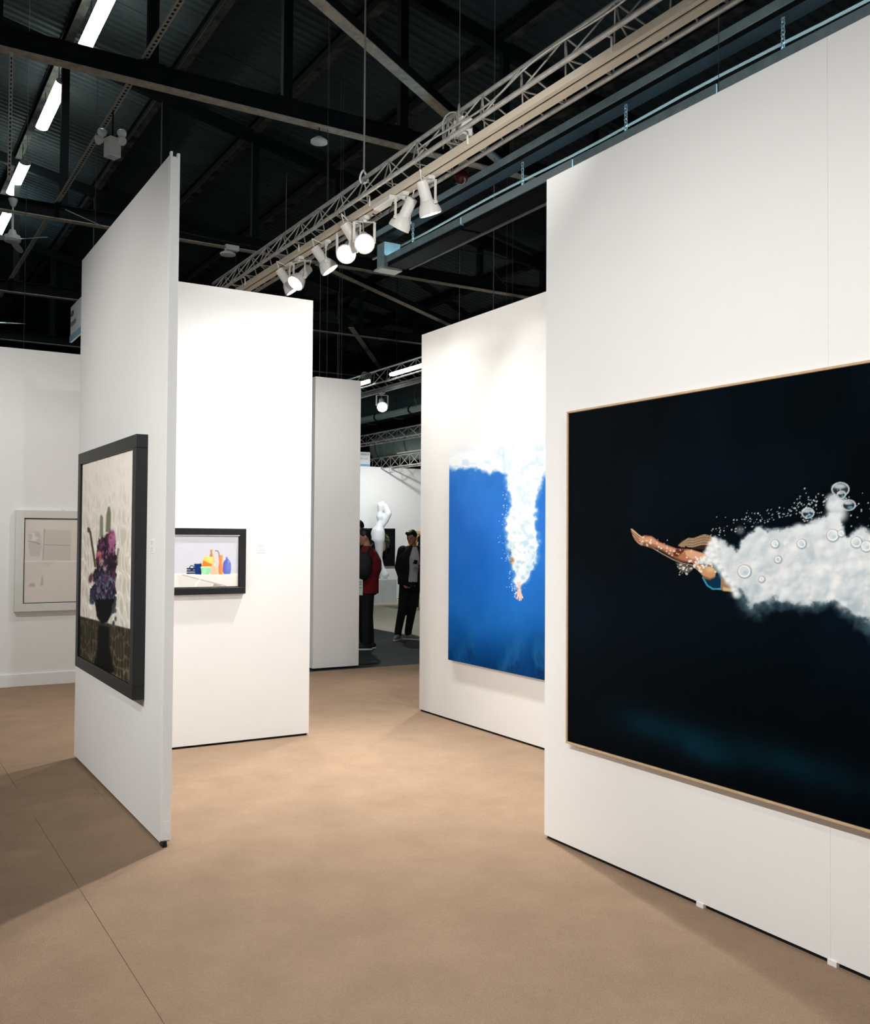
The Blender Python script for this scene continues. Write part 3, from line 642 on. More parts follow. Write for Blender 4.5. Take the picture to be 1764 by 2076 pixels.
def farpic(name, xa, xb, ya_, yb2, w, fm, fn, label, paintname):
    a = at(xa, ya_, 'Y', 21.95); b = at(xb, yb2, 'Y', 21.95)
    t = thing(name, ((a.x+b.x)/2, 22, b.z), label, 'painting')
    frame4(t, 'Y', 22, 21.94, a.x, b.x, b.z, a.z, w, fm)
    canvas('canvas', (a.x+w-.004, 21.955, b.z+w-.004), (1, 0, 0), (0, 0, 1), np.linspace(0, b.x-a.x-2*w+.008, 90), np.linspace(0, a.z-b.z-2*w+.008, 110), fn, paint(paintname, .5), t)
    MB().box((a.x+.01, 21.998, b.z+.01), (b.x-.01, 21.958, a.z-.01)).build('backing_board', BLACK, t)
farpic('portrait_painting', 744.5, 800.5, 1071, 1147.5, .05, BLACK, portrait, 'dark portrait with green foliage in black frame behind the white sculpture', 'oil_paint_portrait')
farpic('sketch_panel', 829, 905, 1076, 1140, .07, mat('honey_wood_frame', (226, 190, 142), .5), sketch, 'pale sketch in honey-coloured wood frame on the wall across the aisle', 'sketch_wash')

# ---- small caption cards beside the pictures
LETTER = mat('grey_lettering', (128, 134, 136), .7); PALEINK = mat('pale_caption_ink', (206, 206, 204), .7); INK = mat('dark_lettering', (30, 42, 46), .7)
def text(parent, s, m, size, p, right, up, name='lettering', depth=.0008):
    cu = bpy.data.curves.new(name, 'FONT'); cu.body = s; cu.size = size; cu.extrude = depth
    o = bpy.data.objects.new(name, cu); col.objects.link(o)
    dg = bpy.context.evaluated_depsgraph_get(); me = bpy.data.meshes.new_from_object(o.evaluated_get(dg)); bpy.data.objects.remove(o)
    me.materials.clear(); me.materials.append(m)
    right, up = Vector(right), Vector(up); n = right.cross(up); L = Vector(p)-ORG[parent]
    me.transform(Matrix(((right.x, up.x, n.x, L.x), (right.y, up.y, n.y, L.y), (right.z, up.z, n.z, L.z), (0, 0, 0, 1))))
    q = bpy.data.objects.new(name, me); col.objects.link(q); q.parent = parent; ORG[q] = ORG[parent]; return q
def card(axis, face, px, py, label, w=.085, h=.075):
    p = at(px, py, axis, face)
    t = thing('caption_card', p, label, 'caption card', 'caption cards beside the pictures')
    if axis == 'Y': MB().box((p.x-w/2, face, p.z-h/2), (p.x+w/2, face-.002, p.z+h/2)).build('card', WALLC, t)
    else: MB().box((face, p.y-w/2, p.z-h/2), (face-.002, p.y+w/2, p.z+h/2)).build('card', WALLC, t)
    for k, ln in ((0, .05), (1, .035), (3, .055), (4, .05)):
        z = p.z+h/2-.014-k*.012
        if axis == 'Y': MB().box((p.x-w/2+.01, face-.002, z), (p.x-w/2+.01+ln, face-.0026, z+.004)).build('text_line', PALEINK, t)
        else: MB().box((face-.002, p.y+w/2-.01, z), (face-.0026, p.y+w/2-.01-ln, z+.004)).build('text_line', PALEINK, t)
card('Y', YB, 532, 1111, 'small white caption card right of the still life')
card('X', XL, 309, 1108, 'small white caption card beside the flower painting')

# ------------------------------------------------------------------ roof
SL = .209
def zroof(x): return 10.24-SL*(x-2.99)
ZC = 7.2; XV = [3.045+1.78*k for k in range(-4, 9)]; YT = [11.94+6.0*k for k in range(-2, 6)]
ce = MB().add([(x, y, zroof(x)+.46+d) for d in (0, .05) for x, y in ((-8, -5), (20.6, -5), (20.6, 43.8), (-8, 43.8))], [(0, 3, 2, 1), (4, 5, 6, 7), (0, 1, 5, 4), (1, 2, 6, 5), (2, 3, 7, 6), (3, 0, 4, 7)]).build('ceiling', ROOF); tag(ce, 'dark corrugated steel roof above the booths', None, kind='structure')
# corrugated sheets, one mesh shared by all: spans two purlins, ribs run down the slope
PITCHC = .19; NR = 16; LY = PITCHC*NR; LX = 1.78*2
prof = []
for k in range(NR):
    y = k*PITCHC; prof += [(y, 0), (y+.075, 0), (y+.105, .035), (y+.16, .035)]
prof += [(LY, 0), (LY+.075, 0)]
V = []; Fc = []
for i in (0, 1):
    for y, z in prof: V.append((i*(LX+.06), y, z-SL*i*(LX+.06)))
n = len(prof)
for k in range(n-1): Fc.append((k, k+1, n+k+1, n+k))
sheet = None
for a in range(-3, 5):
    x = 3.045+LX*a
    for b in range(-2, 13):
        y = -2+b*(LY-.0)
        if y > 44: continue
        zz = zroof(x)+.36
        if sheet is None:
            sheet = MB().add([(p[0]+x, p[1]+y, p[2]+zz) for p in V], Fc).build('roof_sheet', ROOF, ce); ref = (x, y, zz)
        else:
            lift = .012*((a+b) % 2)
            clone(sheet, 'roof_sheet', (x-ref[0], y-ref[1], zz-ref[2]+lift), ce)
# purlins along the hall under the sheets
def ibeam(mb, p, q, w, h, t=.012):
    p, q = Vector(p), Vector(q); z = Vector((0, 0, 1))
    mb.bar(p+z*(h/2-t/2), q+z*(h/2-t/2), w, t); mb.bar(p, q, t, h-2*t); return mb
pur = None
for x in XV:
    z = zroof(x)+.20
    if pur is None:
        pur = ibeam(MB(), (x, -3, z), (x, 43, z), .14, .24).build('purlin', STEEL, ce); pf = MB().bar((x, -3, z-.115), (x, 43, z-.115), .14, .012).build('purlin_flange', PFLANGE, ce); rx, rz = x, z
    else:
        clone(pur, 'purlin', (x-rx, 0, z-rz), ce); clone(pf, 'purlin_flange', (x-rx, 0, z-rz), ce)
# roof trusses across the hall
words = ['overhead nearest the camera', 'crossing overhead at the second bay, in front of the ceiling fan', 'carrying the ceiling fan at its left end', 'third back in view, behind the ceiling fan', 'fourth back in view, low over the far left partition', 'fifth back in view', 'sixth back in the dark', 'farthest back in the dark']
for k, y in enumerate(YT):
    t = thing('roof_truss', (3.0, y, ZC), 'dark steel roof truss '+words[k], 'roof truss', 'steel roof trusses')
    ibeam(MB(), (-7, y, ZC+.13), (17.4, y, ZC+.13), .16, .26).build('bottom_chord', STEEL, t)
    MB().bar((-7, y, ZC+.008), (17.4, y, ZC+.008), .16, .016, (0, 0, 1)).build('bottom_flange', FLANGE, t)
    MB().bar((-7, y, zroof(-7)), (17.3, y, zroof(17.3)), .14, .22).build('top_chord', STEEL, t)
    for i, x in enumerate(XV):
        if zroof(x) > ZC+.5: MB().bar((x, y, ZC+.2), (x, y, zroof(x)), .13, .10, (0, 1, 0)).build('post', STEEL, t)
        MB().obox((x, y, ZC+.17), (.16, 0, 0), (0, .03, 0), (0, 0, .13)).build('gusset_plate', STEEL, t)
# wind braces lying flat between the trusses
def brace(p, q, label):
    t = thing('wind_brace', p, label, 'roof brace', 'flat wind braces of the roof')
    MB().bar(p, q, .15, .12).build('angle_bar', STEEL, t)
    MB().bar(Vector(p)-Vector((0, 0, .066)), Vector(q)-Vector((0, 0, .066)), .15, .012).build('flange', FLANGE, t)
brace((-1.0, 5.98, ZC+.06), (8.55, 11.9, ZC+.06), 'tan diagonal roof brace crossing the upper middle of the view')
brace((8.0, 18.0, ZC+.06), (17.3, 23.9, ZC+.06), 'tan diagonal roof brace just above the blue canvas partition')
tag(MB().tube((6.9, 10.80, ZC-.03), (8.35, 11.70, ZC-.03), .02, 8).build('conduit_pipe', mat('pale_blue_conduit', (138, 168, 182), .5)), 'pale blue conduit fixed along the tan diagonal roof brace', 'conduit')
brace((11.2, 23.0, ZC+.06), (15.4, 29.0, ZC+.06), 'short tan roof brace far back above the aisle')
# dark end walls of the hall
HW = mat('dark_hall_wall', (30, 36, 37), .9, noise=.5, nscale=2, dark=(20, 25, 26))
tag(MB().box((-8, 43.5, 0), (24, 43.7, 13)).build('wall_hall_end', HW), 'dark far end wall of the hall', None, kind='structure')
tag(MB().box((20.5, -4, 0), (20.7, 43.5, 8)).build('wall_hall_side', HW), 'dark right side wall of the hall', None, kind='structure')

# ------------------------------------------------------------------ near lighting truss with its track
XA, XB, XC, ZB, ZA = 3.71, 3.54, 3.90, 4.45, 4.73
Y0, Y1 = 2.0, 11.5
t = thing('lighting_truss', (XA, (Y0+Y1)/2, ZB), 'triangular aluminium lighting truss running overhead with the cream track', 'truss', 'aluminium lighting trusses')
for x, z in ((XA, ZA), (XB, ZB), (XC, ZB)): MB().tube((x, Y0, z), (x, Y1, z), .0175, 10).build('chord', ALU, t, smooth=True)
segs = []
st = .46; y = Y0+.1
protos = [MB().tube(a, b, .006, 6).build('brace', ALU, t) for a, b in (
    ((XB, y, ZB), (XA, y+st/2, ZA)), ((XA, y+st/2, ZA), (XB, y+st, ZB)), ((XC, y, ZB), (XA, y+st/2, ZA)), ((XA, y+st/2, ZA), (XC, y+st, ZB)), ((XB, y, ZB), (XC, y+st/2, ZB)), ((XB, y, ZB), (XC, y, ZB)))]
for k in range(1, int((Y1-Y0-.2)/st)):
    for pb in protos: clone(pb, 'brace', (0, k*st, 0), t)
tk = thing('light_track', (3.71, 6, 4.37), 'cream enamelled light track with a dark slot under the lighting truss', 'light track')
TX0, TX1, TZ0, TZ1 = 3.625, 3.745, 4.375, 4.425
ye = 3.31
MB().box((TX0, ye, TZ0+.012), (TX1, Y1, TZ1)).build('body', TRACK, tk, bevel=.002)
MB().box((TX0, ye, TZ0), (TX0+.034, Y1, TZ0+.0125)).build('rail', TRACK, tk); MB().box((TX0+.054, ye, TZ0), (TX1, Y1, TZ0+.0125)).build('rail', TRACK, tk)
MB().box((TX0+.034, ye, TZ0+.009), (TX0+.054, Y1, TZ0+.0121)).build('slot', SHADOWGAP, tk)
MB().box((TX0-.002, ye-.03, TZ0-.004), (TX1-.05, ye+.0, TZ1+.004)).build('end_cap', TRACK, tk)
for yy in (4.1, 5.6, 7.1, 8.6, 10.1): MB().path([(TX0-.006, yy, TZ1-.04), (TX0-.006, yy, ZB+.02), (XB+.03, yy, ZB+.022)], .007, 6).build('hanger_clip', WHITEM, tk)
# suspension cable with its sling, and a cable coil on the truss
def cable(name, p, q, r, label, m=WIRE, cat='cable', group=None):
    return tag(MB().tube(p, q, r, 6).build(name, m), label, cat, group)
yc = at(738, 350, 'X', XA).y
s = thing('suspension_cable', (XA, yc, ZA), 'thin steel cable dropping to a looped sling on the lighting truss', 'cable')
MB().tube((XA, yc, ZA+.06), (XA, yc, zroof(XA)+.1), .0085, 6).build('wire', WIRE, s)
pts = [Vector((XA+.036*math.sin(a), yc+.02*math.sin(2*a), ZA+.012+.055*math.cos(a))) for a in np.linspace(0, 2*math.pi, 15)]
MB().path(pts, .009, 6).build('sling', WHITEM, s)
yk = at(921, 245, 'X', XA).y; rr = random.Random(4)
cb = thing('cable_coil', (XA, yk, ZB), 'tangled coil of pale cable looped over the lighting truss', 'cable')
for k in range(9):
    cx, cy, cz = XA+rr.uniform(-.08, .05), yk+rr.uniform(-.12, .12), ZB+.14+rr.uniform(-.03, .06); r = rr.uniform(.07, .13); tl = rr.uniform(-.5, .5); yw = rr.uniform(0, 3.1)
    MB().path([Vector((cx+r*.7*math.cos(a)*math.cos(yw), cy+r*.7*math.cos(a)*math.sin(yw), cz+r*math.sin(a)+.05*tl*math.cos(a))) for a in np.linspace(0, 2*math.pi, 17)], .006, 5).build('cable_loop', ALU, cb)
jb = at(940, 262, 'X', XA)
tag(MB().box((jb.x-.05, jb.y-.06, jb.z-.06), (jb.x+.04, jb.y+.06, jb.z+.07)).build('junction_box', WHITEM, bevel=.006), 'small white junction box inside the lighting truss by the cable coil', 'junction box')
# power feed lying along the truss
MBp = [Vector((XB+.03+.025*math.sin(y*5), y, ZB+.12+.04*math.sin(y*1.7+1))) for y in np.linspace(2.4, 6.2, 60)]
tag(MB().path(MBp, .008, 5).build('power_lead', ALU), 'pale power lead lying along inside the lighting truss', 'cable')
drv = thing('lamp_driver', (3.70, 7.0, 4.375), 'slim white driver box on the track between the spotlights', 'driver box')
pd = at(782, 404, 'X', 3.66)
MB().box((TX0-.02, pd.y-.17, TZ0-.05), (TX0+.06, pd.y+.12, TZ0-.002)).build('case', WHITEM, drv, bevel=.006)
MB().path([Vector((TX0+.03, pd.y-.14, TZ0-.05)), Vector((TX0+.04, pd.y-.05, TZ0-.11)), Vector((TX0+.05, pd.y+.12, TZ0-.10)), Vector((TX0+.05, pd.y+.26, TZ0-.03))], .006, 5).build('lead', DARKWIRE, drv)

# ------------------------------------------------------------------ track spotlights
def spotlight(mount, aim, label, power=0, target=None, scale=1.0, group='white track spotlights', arm=.215, lens=LENS, yaxis=None):
    mount = Vector(mount); S = scale
    aim = (RT*aim[0]+UP*aim[1]+FW*aim[2]).normalized()
    piv = mount-Vector((0, 0, arm*S))
    t = thing('track_spotlight', mount, label, 'spotlight', group)
    MB().box(mount-Vector((.028, .055, .03))*S, mount+Vector((.028, .055, 0))*S).build('mount_box', WHITEM, t, bevel=.004*S)
    side = aim.cross(Vector((0, 0, 1))); side = side.normalized() if side.length > .1 else RT.copy()
    wv = side*.088*S; top = mount-Vector((0, 0, .045*S))
    y_ = MB(); y_.bar(mount-Vector((0, 0, .02*S)), top, .03*S, .03*S)
    y_.bar(top-wv, top+wv, .022*S, .006*S)
    for g in (-1, 1): y_.bar(top+wv*g, piv+wv*g, .022*S, .007*S, aim)
    y_.build('yoke', WHITEM, t)
    MB().axis(piv-aim*.185*S, aim, [(0, .030*S), (.008*S, .044*S), (.15*S, .046*S), (.16*S, .05*S)], 18).build('lamp_can', WHITEM, t, smooth=True)
    MB().axis(piv-aim*.03*S, aim, [(0, .05*S), (.02*S, .066*S), (.055*S, .080*S), (.075*S, .086*S), (.105*S, .088*S), (.105*S, .078*S), (.085*S, .074*S)], 24).build('reflector_bell', WHITEM, t, smooth=True)
    MB().axis(piv+aim*.056*S, aim, [(0, .073*S), (.01*S, .07*S), (.018*S, .05*S), (.022*S, .0)], 20).build('lens', lens, t, smooth=True)
    for g in (-1, 1): MB().tube(piv+wv*g*.9, piv+wv*g*1.12, .014*S, 8).build('pivot_screw', WHITEM, t)
    MB().path([mount+Vector((0, .03*S, -.03*S)), piv-aim*.22*S+Vector((0, 0, .05*S)), piv-aim*.18*S], .005*S, 5).build('lead', WHITEM, t)
    if power:
        src = piv+aim*.13*S
        lamp('track_spot', src, src+aim*2 if target is None else target, power, 110 if target is None or target[0] < 4.5 else 74, 1, NEUT, .05)
    return t
SP = [((589, 526), (.55, -.80, .10), 'white track spotlight at the far left end, aimed right', 90, (4.54, 7.1, 1.0)),
      ((609, 511), (-.45, -.70, -.50), 'lit white track spotlight second from the far end, aimed left', 170, (1.0, 6.9, .2)),
      ((663, 482), (.55, -.78, .05), 'white track spotlight third from the far end, aimed right', 90, (4.54, 6.7, 1.0)),
      ((706, 454), (-.05, -.55, -.83), 'glaring lit track spotlight facing the camera, left of two', 110, (1.4, 5.4, .2)),
      ((723, 446), (.50, -.75, .30), 'track spotlight half hidden between the two glaring ones', 80, (4.54, 6.3, .9)),
      ((741, 435), (.10, -.50, -.86), 'glaring lit track spotlight facing the camera, right of two', 130, (2.1, 4.6, .0)),
      ((819, 384), (-.42, -.80, .30), 'white track spotlight with its back shown, aimed down left', 660, (1.3, 5.0, .2)),
      ((871, 349), (.28, -.92, .20), 'white track spotlight nearest the camera, aimed down right', 90, (4.54, 5.7, .9))]
for (px, py), aim, lb, pw, tg in SP:
    yy = at(px, py, 'X', 3.70).y
    spotlight((3.69, yy, TZ0), aim, lb, pw, tg, arm=.17 if 'half hidden' in lb else .215)

# ------------------------------------------------------------------ hanging channel and fixture row at the right
BX = 6.53
def run(name, x, z, ya_, yb2, w, h, label, cat, topm, botm, part):
    t = thing(name, (x, (ya_+yb2)/2, z), label, cat)
    MB().box((x-w/2, ya_, z), (x+w/2, yb2, z+h)).build(part, topm, t, bevel=.004)
    MB().box((x-w/2+.01, ya_+.01, z-.05), (x+w/2-.01, yb2-.01, z)).build('underside', botm, t)
    return t
bm_ = run('hanging_channel', BX, 6.0, 3.0, 12.4, .20, .09, 'long bluish-green steel channel hanging under the roof at right', 'steel channel', BLUEM, STEEL, 'channel')
fx = thing('fluorescent_row', (BX, 8, 5.6), 'long bluish fluorescent fixture row hung on chains above the right partition', 'light fixture')
for k, (ya_, yb2) in enumerate(((3.4, 5.9), (5.92, 7.9), (7.92, 10.1), (10.12, 12.1))):
    MB().box((BX-.09, ya_, 5.56), (BX-.075, yb2, 5.655)).build('side_panel', BLUEM if k != 2 else mat('lit_fixture_enamel', (206, 228, 236), .4), fx)  # paler enamel on one segment stands in for stronger light there
    MB().box((BX+.105, ya_, 5.56), (BX+.12, yb2, 5.655)).build('side_panel', BLUEM, fx)
    MB().box((BX-.075, ya_, 5.56), (BX+.105, yb2, 5.575)).build('tray', BLUEM, fx)
    MB().box((BX-.07, ya_+.02, 5.50), (BX+.22, yb2-.02, 5.558)).build('underside', STEEL, fx)
    MB().tube((BX+.02, ya_+.06, 5.61), (BX+.02, yb2-.06, 5.61), .019, 8).build('tube', TUBEB, fx)
MB().box((BX-.12, 12.1, 5.50), (BX+.14, 12.32, 5.86)).build('end_box', BLUEM, fx)
MB().box((BX-.16, 12.1, 5.47), (BX+.18, 12.34, 5.50)).build('end_plate', WHITEM, fx)
MB().path([(BX+.25, y, 5.50) for y in (3.2, 12.0)], .022, 8).build('conduit', WIRE, fx)
def chain(px, top, bot, label):
    y = at(px[0], px[1], 'X', BX).y; mb = MB(); z = bot; k = 0
    while z < top:
        d = (.011, 0) if k % 2 else (0, .011)
        mb.path([Vector((BX-.04+d[0]*1.5*math.cos(a), y+d[1]*1.5*math.cos(a), z+.024+.024*math.sin(a))) for a in np.linspace(0, 2*math.pi, 9)], .0062, 4); z += .035; k += 1
    o = mb.build('hanging_chain', CHAINM); tag(o, label, 'chain', 'zinc chains holding the fixture row')
for px, lb in (((842, 500), 'zinc hanging chain farthest back, beside the spotlights'), ((1065, 385), 'zinc hanging chain just left of the right partition corner'), ((1275, 285), 'zinc hanging chain above the middle of the right partition'), ((1594, 115), 'doubled zinc hanging chain nearest the camera')):
    chain(px, 6.0, 5.66, lb)
tag(MB().path([(BX+.42, y, 6.02-.012*math.sin(y*1.7)) for y in np.linspace(3, 13.5, 20)], .016, 6).build('conduit_pipe', mat('pale_conduit', (196, 198, 194), .45)), 'thin pale conduit running beside the hanging steel channel', 'conduit')
pb = at(935, 360, 'X', 6.25)
be = thing('alarm_bell', pb, 'dark red round alarm bell under the roof beside the lighting track', 'alarm bell')
MB().axis(pb, (-.5, -.75, -.2), [(0, .085), (.03, .085), (.05, .068), (.065, .025), (.07, .0)], 20).build('gong', mat('red_enamel', (64, 8, 12), .25), be, smooth=True)
MB().box(pb-Vector((.04, .0, .05)), pb+Vector((.04, .09, .05))).build('back_box', STEEL, be)
MB().tube(pb+Vector((0, .05, .05)), Vector((pb.x, pb.y+.05, zroof(pb.x)+.42)), .008, 6).build('hanger', WIRE, be)

# ------------------------------------------------------------------ left roof: fluorescent fixtures, conduit, strut, fan, emergency lamp
def fluor(p0, p1, label, w=.23, m=TUBE, z=9.7):
    t = thing('fluorescent_fixture', ((p0.x+p1.x)/2, (p0.y+p1.y)/2, z), label, 'light fixture', 'fluorescent fixtures under the roof')
    x = (p0.x+p1.x)/2
    MB().box((x-.05, p0.y+.1, z+.10), (x+.05, p1.y-.1, z+.16)).build('housing', WHITEM, t, bevel=.01)
    R_ = [[Vector((x+w/2*math.cos(a), y, z+.055+.055*math.sin(a)*(1 if math.sin(a) < 0 else .8))) for a in np.linspace(0, 2*math.pi, 17)[:-1]] for y in (p0.y, p1.y)]
    MB().rings(R_).build('diffuser', m, t, smooth=True)
    for yy in (p0.y-.03, p1.y): MB().rings([[Vector((x+(w/2+.004)*math.cos(a), y, z+.055+.06*math.sin(a))) for a in np.linspace(0, 2*math.pi, 17)[:-1]] for y in (yy, yy+.03)]).build('end_cap', mat('frosted_cap', (200, 214, 208), .3), t)
    for yy in (p0.y+.4, p1.y-.4): MB().tube((x, yy, z+.16), (x, yy, zroof(x)+.3), .008, 6).build('hanger_rod', STEEL, t)
    return t
ZF = 9.7
fluor(at(236, -40, 'Z', ZF), at(176, 98, 'Z', ZF), 'bright fluorescent fixture nearest the camera at top left')
fluor(at(128, 172, 'Z', ZF), at(84, 264, 'Z', ZF), 'bright fluorescent fixture second from the top, left of the emergency lamp')
fluor(at(50, 335, 'Z', ZF), at(24, 396, 'Z', ZF), 'bright fluorescent fixture just above the ceiling fan')
fluor(at(14, 432, 'Z', ZF), at(-8, 490, 'Z', ZF), 'cool bluish fluorescent fixture at the left edge behind the fan', m=TUBEB)
# cable tray with perforations running along the hall
ct = thing('cable_tray', (2.945, 12, 7.3), 'narrow pale perforated cable tray running back under the left roof', 'cable tray')
trm = mat('perforated_tray', (168, 164, 150), .6)
MB().box((2.92, 6, 7.52), (2.985, 26, 7.535)).build('tray_bottom', trm, ct)
for sx in (2.915, 2.985): MB().box((sx, 6, 7.52), (sx+.005, 26, 7.55)).build('tray_side', trm, ct)
slot = MB().box((2.937, 9.0, 7.5185), (2.967, 9.05, 7.52)).build('perforation', SHADOWGAP, ct)
for k in range(1, 85): clone(slot, 'perforation', (0, k*.1, 0), ct)
# perforated strut hanging from the truss in front
sp = thing('perforated_strut', (1.43, 11.94, 5.72), 'pale perforated steel strut hanging from the roof truss at far left', 'strut')
MB().box((1.41, 11.93, 5.70), (1.45, 11.945, ZC)).build('strut', mat('pale_zinc', (196, 196, 186), .5, metal=.2), sp)
h0 = MB().box((1.422, 11.928, 5.76), (1.438, 11.9305, 5.785)).build('perforation', SHADOWGAP, sp)
for k in range(1, 28): clone(h0, 'perforation', (0, 0, k*.05), sp)
# ceiling fans
def fan(hub, ang, label):
    t = thing('ceiling_fan', hub, label, 'ceiling fan', 'white ceiling fans'); h = Vector(hub)
    MB().axis(h+Vector((0, 0, .72)), (0, 0, -1), [(0, .075), (.02, .085), (.12, .05), (.15, .03)], 16).build('canopy', WHITEM, t, smooth=True)
    MB().tube(h+Vector((0, 0, .12)), h+Vector((0, 0, .62)), .021, 10).build('down_rod', WHITEM, t)
    MB().axis(h+Vector((0, 0, .17)), (0, 0, -1), [(0, .05), (.06, .07), (.09, .085), (.10, .13), (.17, .145), (.21, .12), (.22, .0)], 22).build('motor', WHITEM, t, smooth=True)
    for k in range(3):
        a = ang+k*2*math.pi/3; d = Vector((math.cos(a), math.sin(a), 0)); s_ = Vector((-d.y, d.x, 0))
        mb = MB(); R = []
        for i in range(7):
            q = i/6; r = .12+q*.60; w = .055+.035*math.sin(math.pi*min(1, q*1.15))-(.03 if i == 6 else 0); tw = .40*(1-q*.5)
            c = h+d*r+Vector((0, 0, .0-.02*q)); u = s_*math.cos(tw)+Vector((0, 0, 1))*math.sin(tw); nn = Vector((0, 0, 1))*math.cos(tw)-s_*math.sin(tw)
            R.append([c-u*w-nn*.004, c+u*w-nn*.004, c+u*w+nn*.004, c-u*w+nn*.004])
        mb.rings(R).build('blade', WHITEM, t)
fh = at(25, 486, 'Y', 17.95); fan((fh.x, 17.95, fh.z), -.85, 'white ceiling fan hanging from the truss at the left edge')
fh = at(-2, 655, 'Y', 23.94); fan((fh.x-.12, 23.94, fh.z), 1.6, 'second white ceiling fan farther back, cut by the left edge')
# emergency lamp box with four heads
ep = at(228, 300, 'X', 2.95)
em = thing('emergency_light', ep, 'white emergency light box with four lamp heads hanging from the tray', 'emergency light')
Rz = Matrix.Rotation(.35, 3, 'Z')
MB().obox(ep, Rz@Vector((.085, 0, 0)), Rz@Vector((0, .085, 0)), Vector((0, 0, .135))).build('battery_box', WHITEM, em, bevel=.008)
for g, hh in ((-1, .20), (-1, .10), (1, .19), (1, .09)):
    c = ep+RT*g*(.13+(.04 if hh < .15 and g < 0 else 0))+Vector((0, 0, hh+.03))
    MB().axis(c-RT*g*.04, RT*g*.6-UP*.4-FW*.5, [(0, .025), (.03, .05), (.09, .065), (.10, .06), (.105, 0)], 16).build('lamp_head', WHITEM, em, smooth=True)
    MB().tube(ep+Vector((0, 0, .13)), c, .009, 6).build('arm', STEEL, em)
MB().tube(ep+Vector((0, 0, .13)), (ep.x, ep.y, 7.52), .012, 6).build('stem', STEEL, em)
# small pendant lamps
def pendant(px, py, y, label, w):
    p = at(px, py, 'Y', y); t = thing('pendant_lamp', p, label, 'pendant lamp', 'small pendant lamps under the trusses')
    MB().axis(p+Vector((0, 0, .07)), (0, 0, -1), [(0, .03), (.02, w*.55), (.06, w), (.09, w), (.095, w*.8), (.10, 0)], 20).build('shade', WHITEM, t, smooth=True)
    MB().tube(p+Vector((0, 0, .07)), (p.x, p.y, ZC+.02), .008, 6).build('stem', STEEL, t)
    return t
pendant(647, 287, 11.94, 'small white pendant lamp under the nearer truss, upper middle', .115)
pl_ = pendant(462, 515, 17.95, 'small pendant lamp under the second truss, above the back partition', .15)
p = at(470, 503, 'Y', 17.9); MB().obox(p, (.13, 0, 0), (0, .05, 0), (0, 0, .05)).build('gear_box', WHITEM, pl_)
# loose wires under the roof
wl_ = [((512, 520), 17.95, (512, 300), 'thin dark wire hanging beside a truss post at mid left'), ]
for (px, py0, py1, Y_, lb) in ((198, 150, 460, 14.0, 'thin vertical wire behind the thin left partition top'), (665, 245, 420, 11.9, 'thin dark wire dropping left of the suspension cable'), (664, 590, 790, 14.0, 'thin vertical wire right of the back partition'),
                               (689, 560, 800, 15.0, 'left of two thin twin wires above the middle partition'), (694, 560, 800, 15.0, 'right of two thin twin wires above the middle partition'),
                               (1028, 480, 660, 13.0, 'left of two thin wires above the blue canvas partition'), (1040, 440, 660, 12.5, 'right of two thin wires above the blue canvas partition'), (1457, 20, 190, 5.6, 'thin wire crossing the channel above the right partition'), (51, 540, 760, 16.0, 'thin wire below the ceiling fan')):
    a = at(px, py0, 'Y', Y_); b = at(px-(px-882)*0, py1, 'Y', Y_); b = Vector((a.x, a.y, b.z)); a.z = zroof(a.x)+.42
    cable('hanging_wire', b, a, .0035, lb, mat('dull_wire', (92, 96, 96), .6), 'wire', 'thin hanging wires')
def sag(pts, Y_, r, label, m=DARKWIRE):
    P = [at(x, y, 'Y', Y_) for x, y in pts]; tag(MB().path(P, r, 5).build('slack_cable', m), label, 'cable', 'slack cables under the roof')
sag([(740, 480), (800, 490), (900, 500), (1000, 518), (1060, 535), (1115, 557)], 12.6, .010, 'slack dark cable sagging past the fixture row end')
sag([(995, 525), (1005, 555), (1025, 578), (1045, 586), (1085, 588)], 13.0, .009, 'short drooping cable above the blue canvas partition')
sag([(340, 452), (365, 470), (460, 490), (600, 515), (690, 545), (740, 552)], 17.9, .012, 'slack cable stretched under the roof behind the lighting truss')
sag([(132, 425), (165, 440), (215, 462)], 17.5, .010, 'slack cable between fan and thin partition', WIRE)

# ------------------------------------------------------------------ across the aisle: truss, ducts, signs
def truss2(name, xa, za, y0_, y1_, label, dz=.28, r=.016):
    t = thing(name, (xa, (y0_+y1_)/2, za), label, 'truss', 'aluminium lighting trusses')
    for x, z in ((xa, za+dz), (xa-.15, za), (xa+.15, za)): MB().tube((x, y0_, z), (x, y1_, z), r, 8).build('chord', ALU, t, smooth=True)
    st = .5; n = int((y1_-y0_)/st)
    pr = [MB().tube(a, b, .007, 5).build('brace', ALU, t) for a, b in (((xa-.15, y0_, za), (xa, y0_+st/2, za+dz)), ((xa, y0_+st/2, za+dz), (xa-.15, y0_+st, za)), ((xa-.15, y0_, za), (xa+.15, y0_+st/2, za)), ((xa+.15, y0_, za), (xa, y0_+st/2, za+dz)))]
    for yy in (y0_+1.0, y1_-1.0): MB().tube((xa, yy, za+dz), (xa, yy, zroof(xa)+.42), .006, 5).build('hanger_wire', WIRE, t)
    for k in range(1, n):
        for q in pr: clone(q, 'brace', (0, k*st, 0), t)
    return t
truss2('lighting_truss', 7.9, 4.30, 10.5, 20.5, 'lighting truss across the aisle with fluorescent tubes and one spotlight')
t2 = thing('light_track', (8.0, 15, 4.22), 'pale light track under the truss across the aisle', 'light track')
MB().box((7.97, 10.5, 4.20), (8.03, 20, 4.25)).build('body', ALU, t2)
for yy in (11, 13, 15, 17, 19): MB().bar((8.0, yy, 4.25), (8.05, yy, 4.30), .02, .02).build('hanger_clip', ALU, t2)
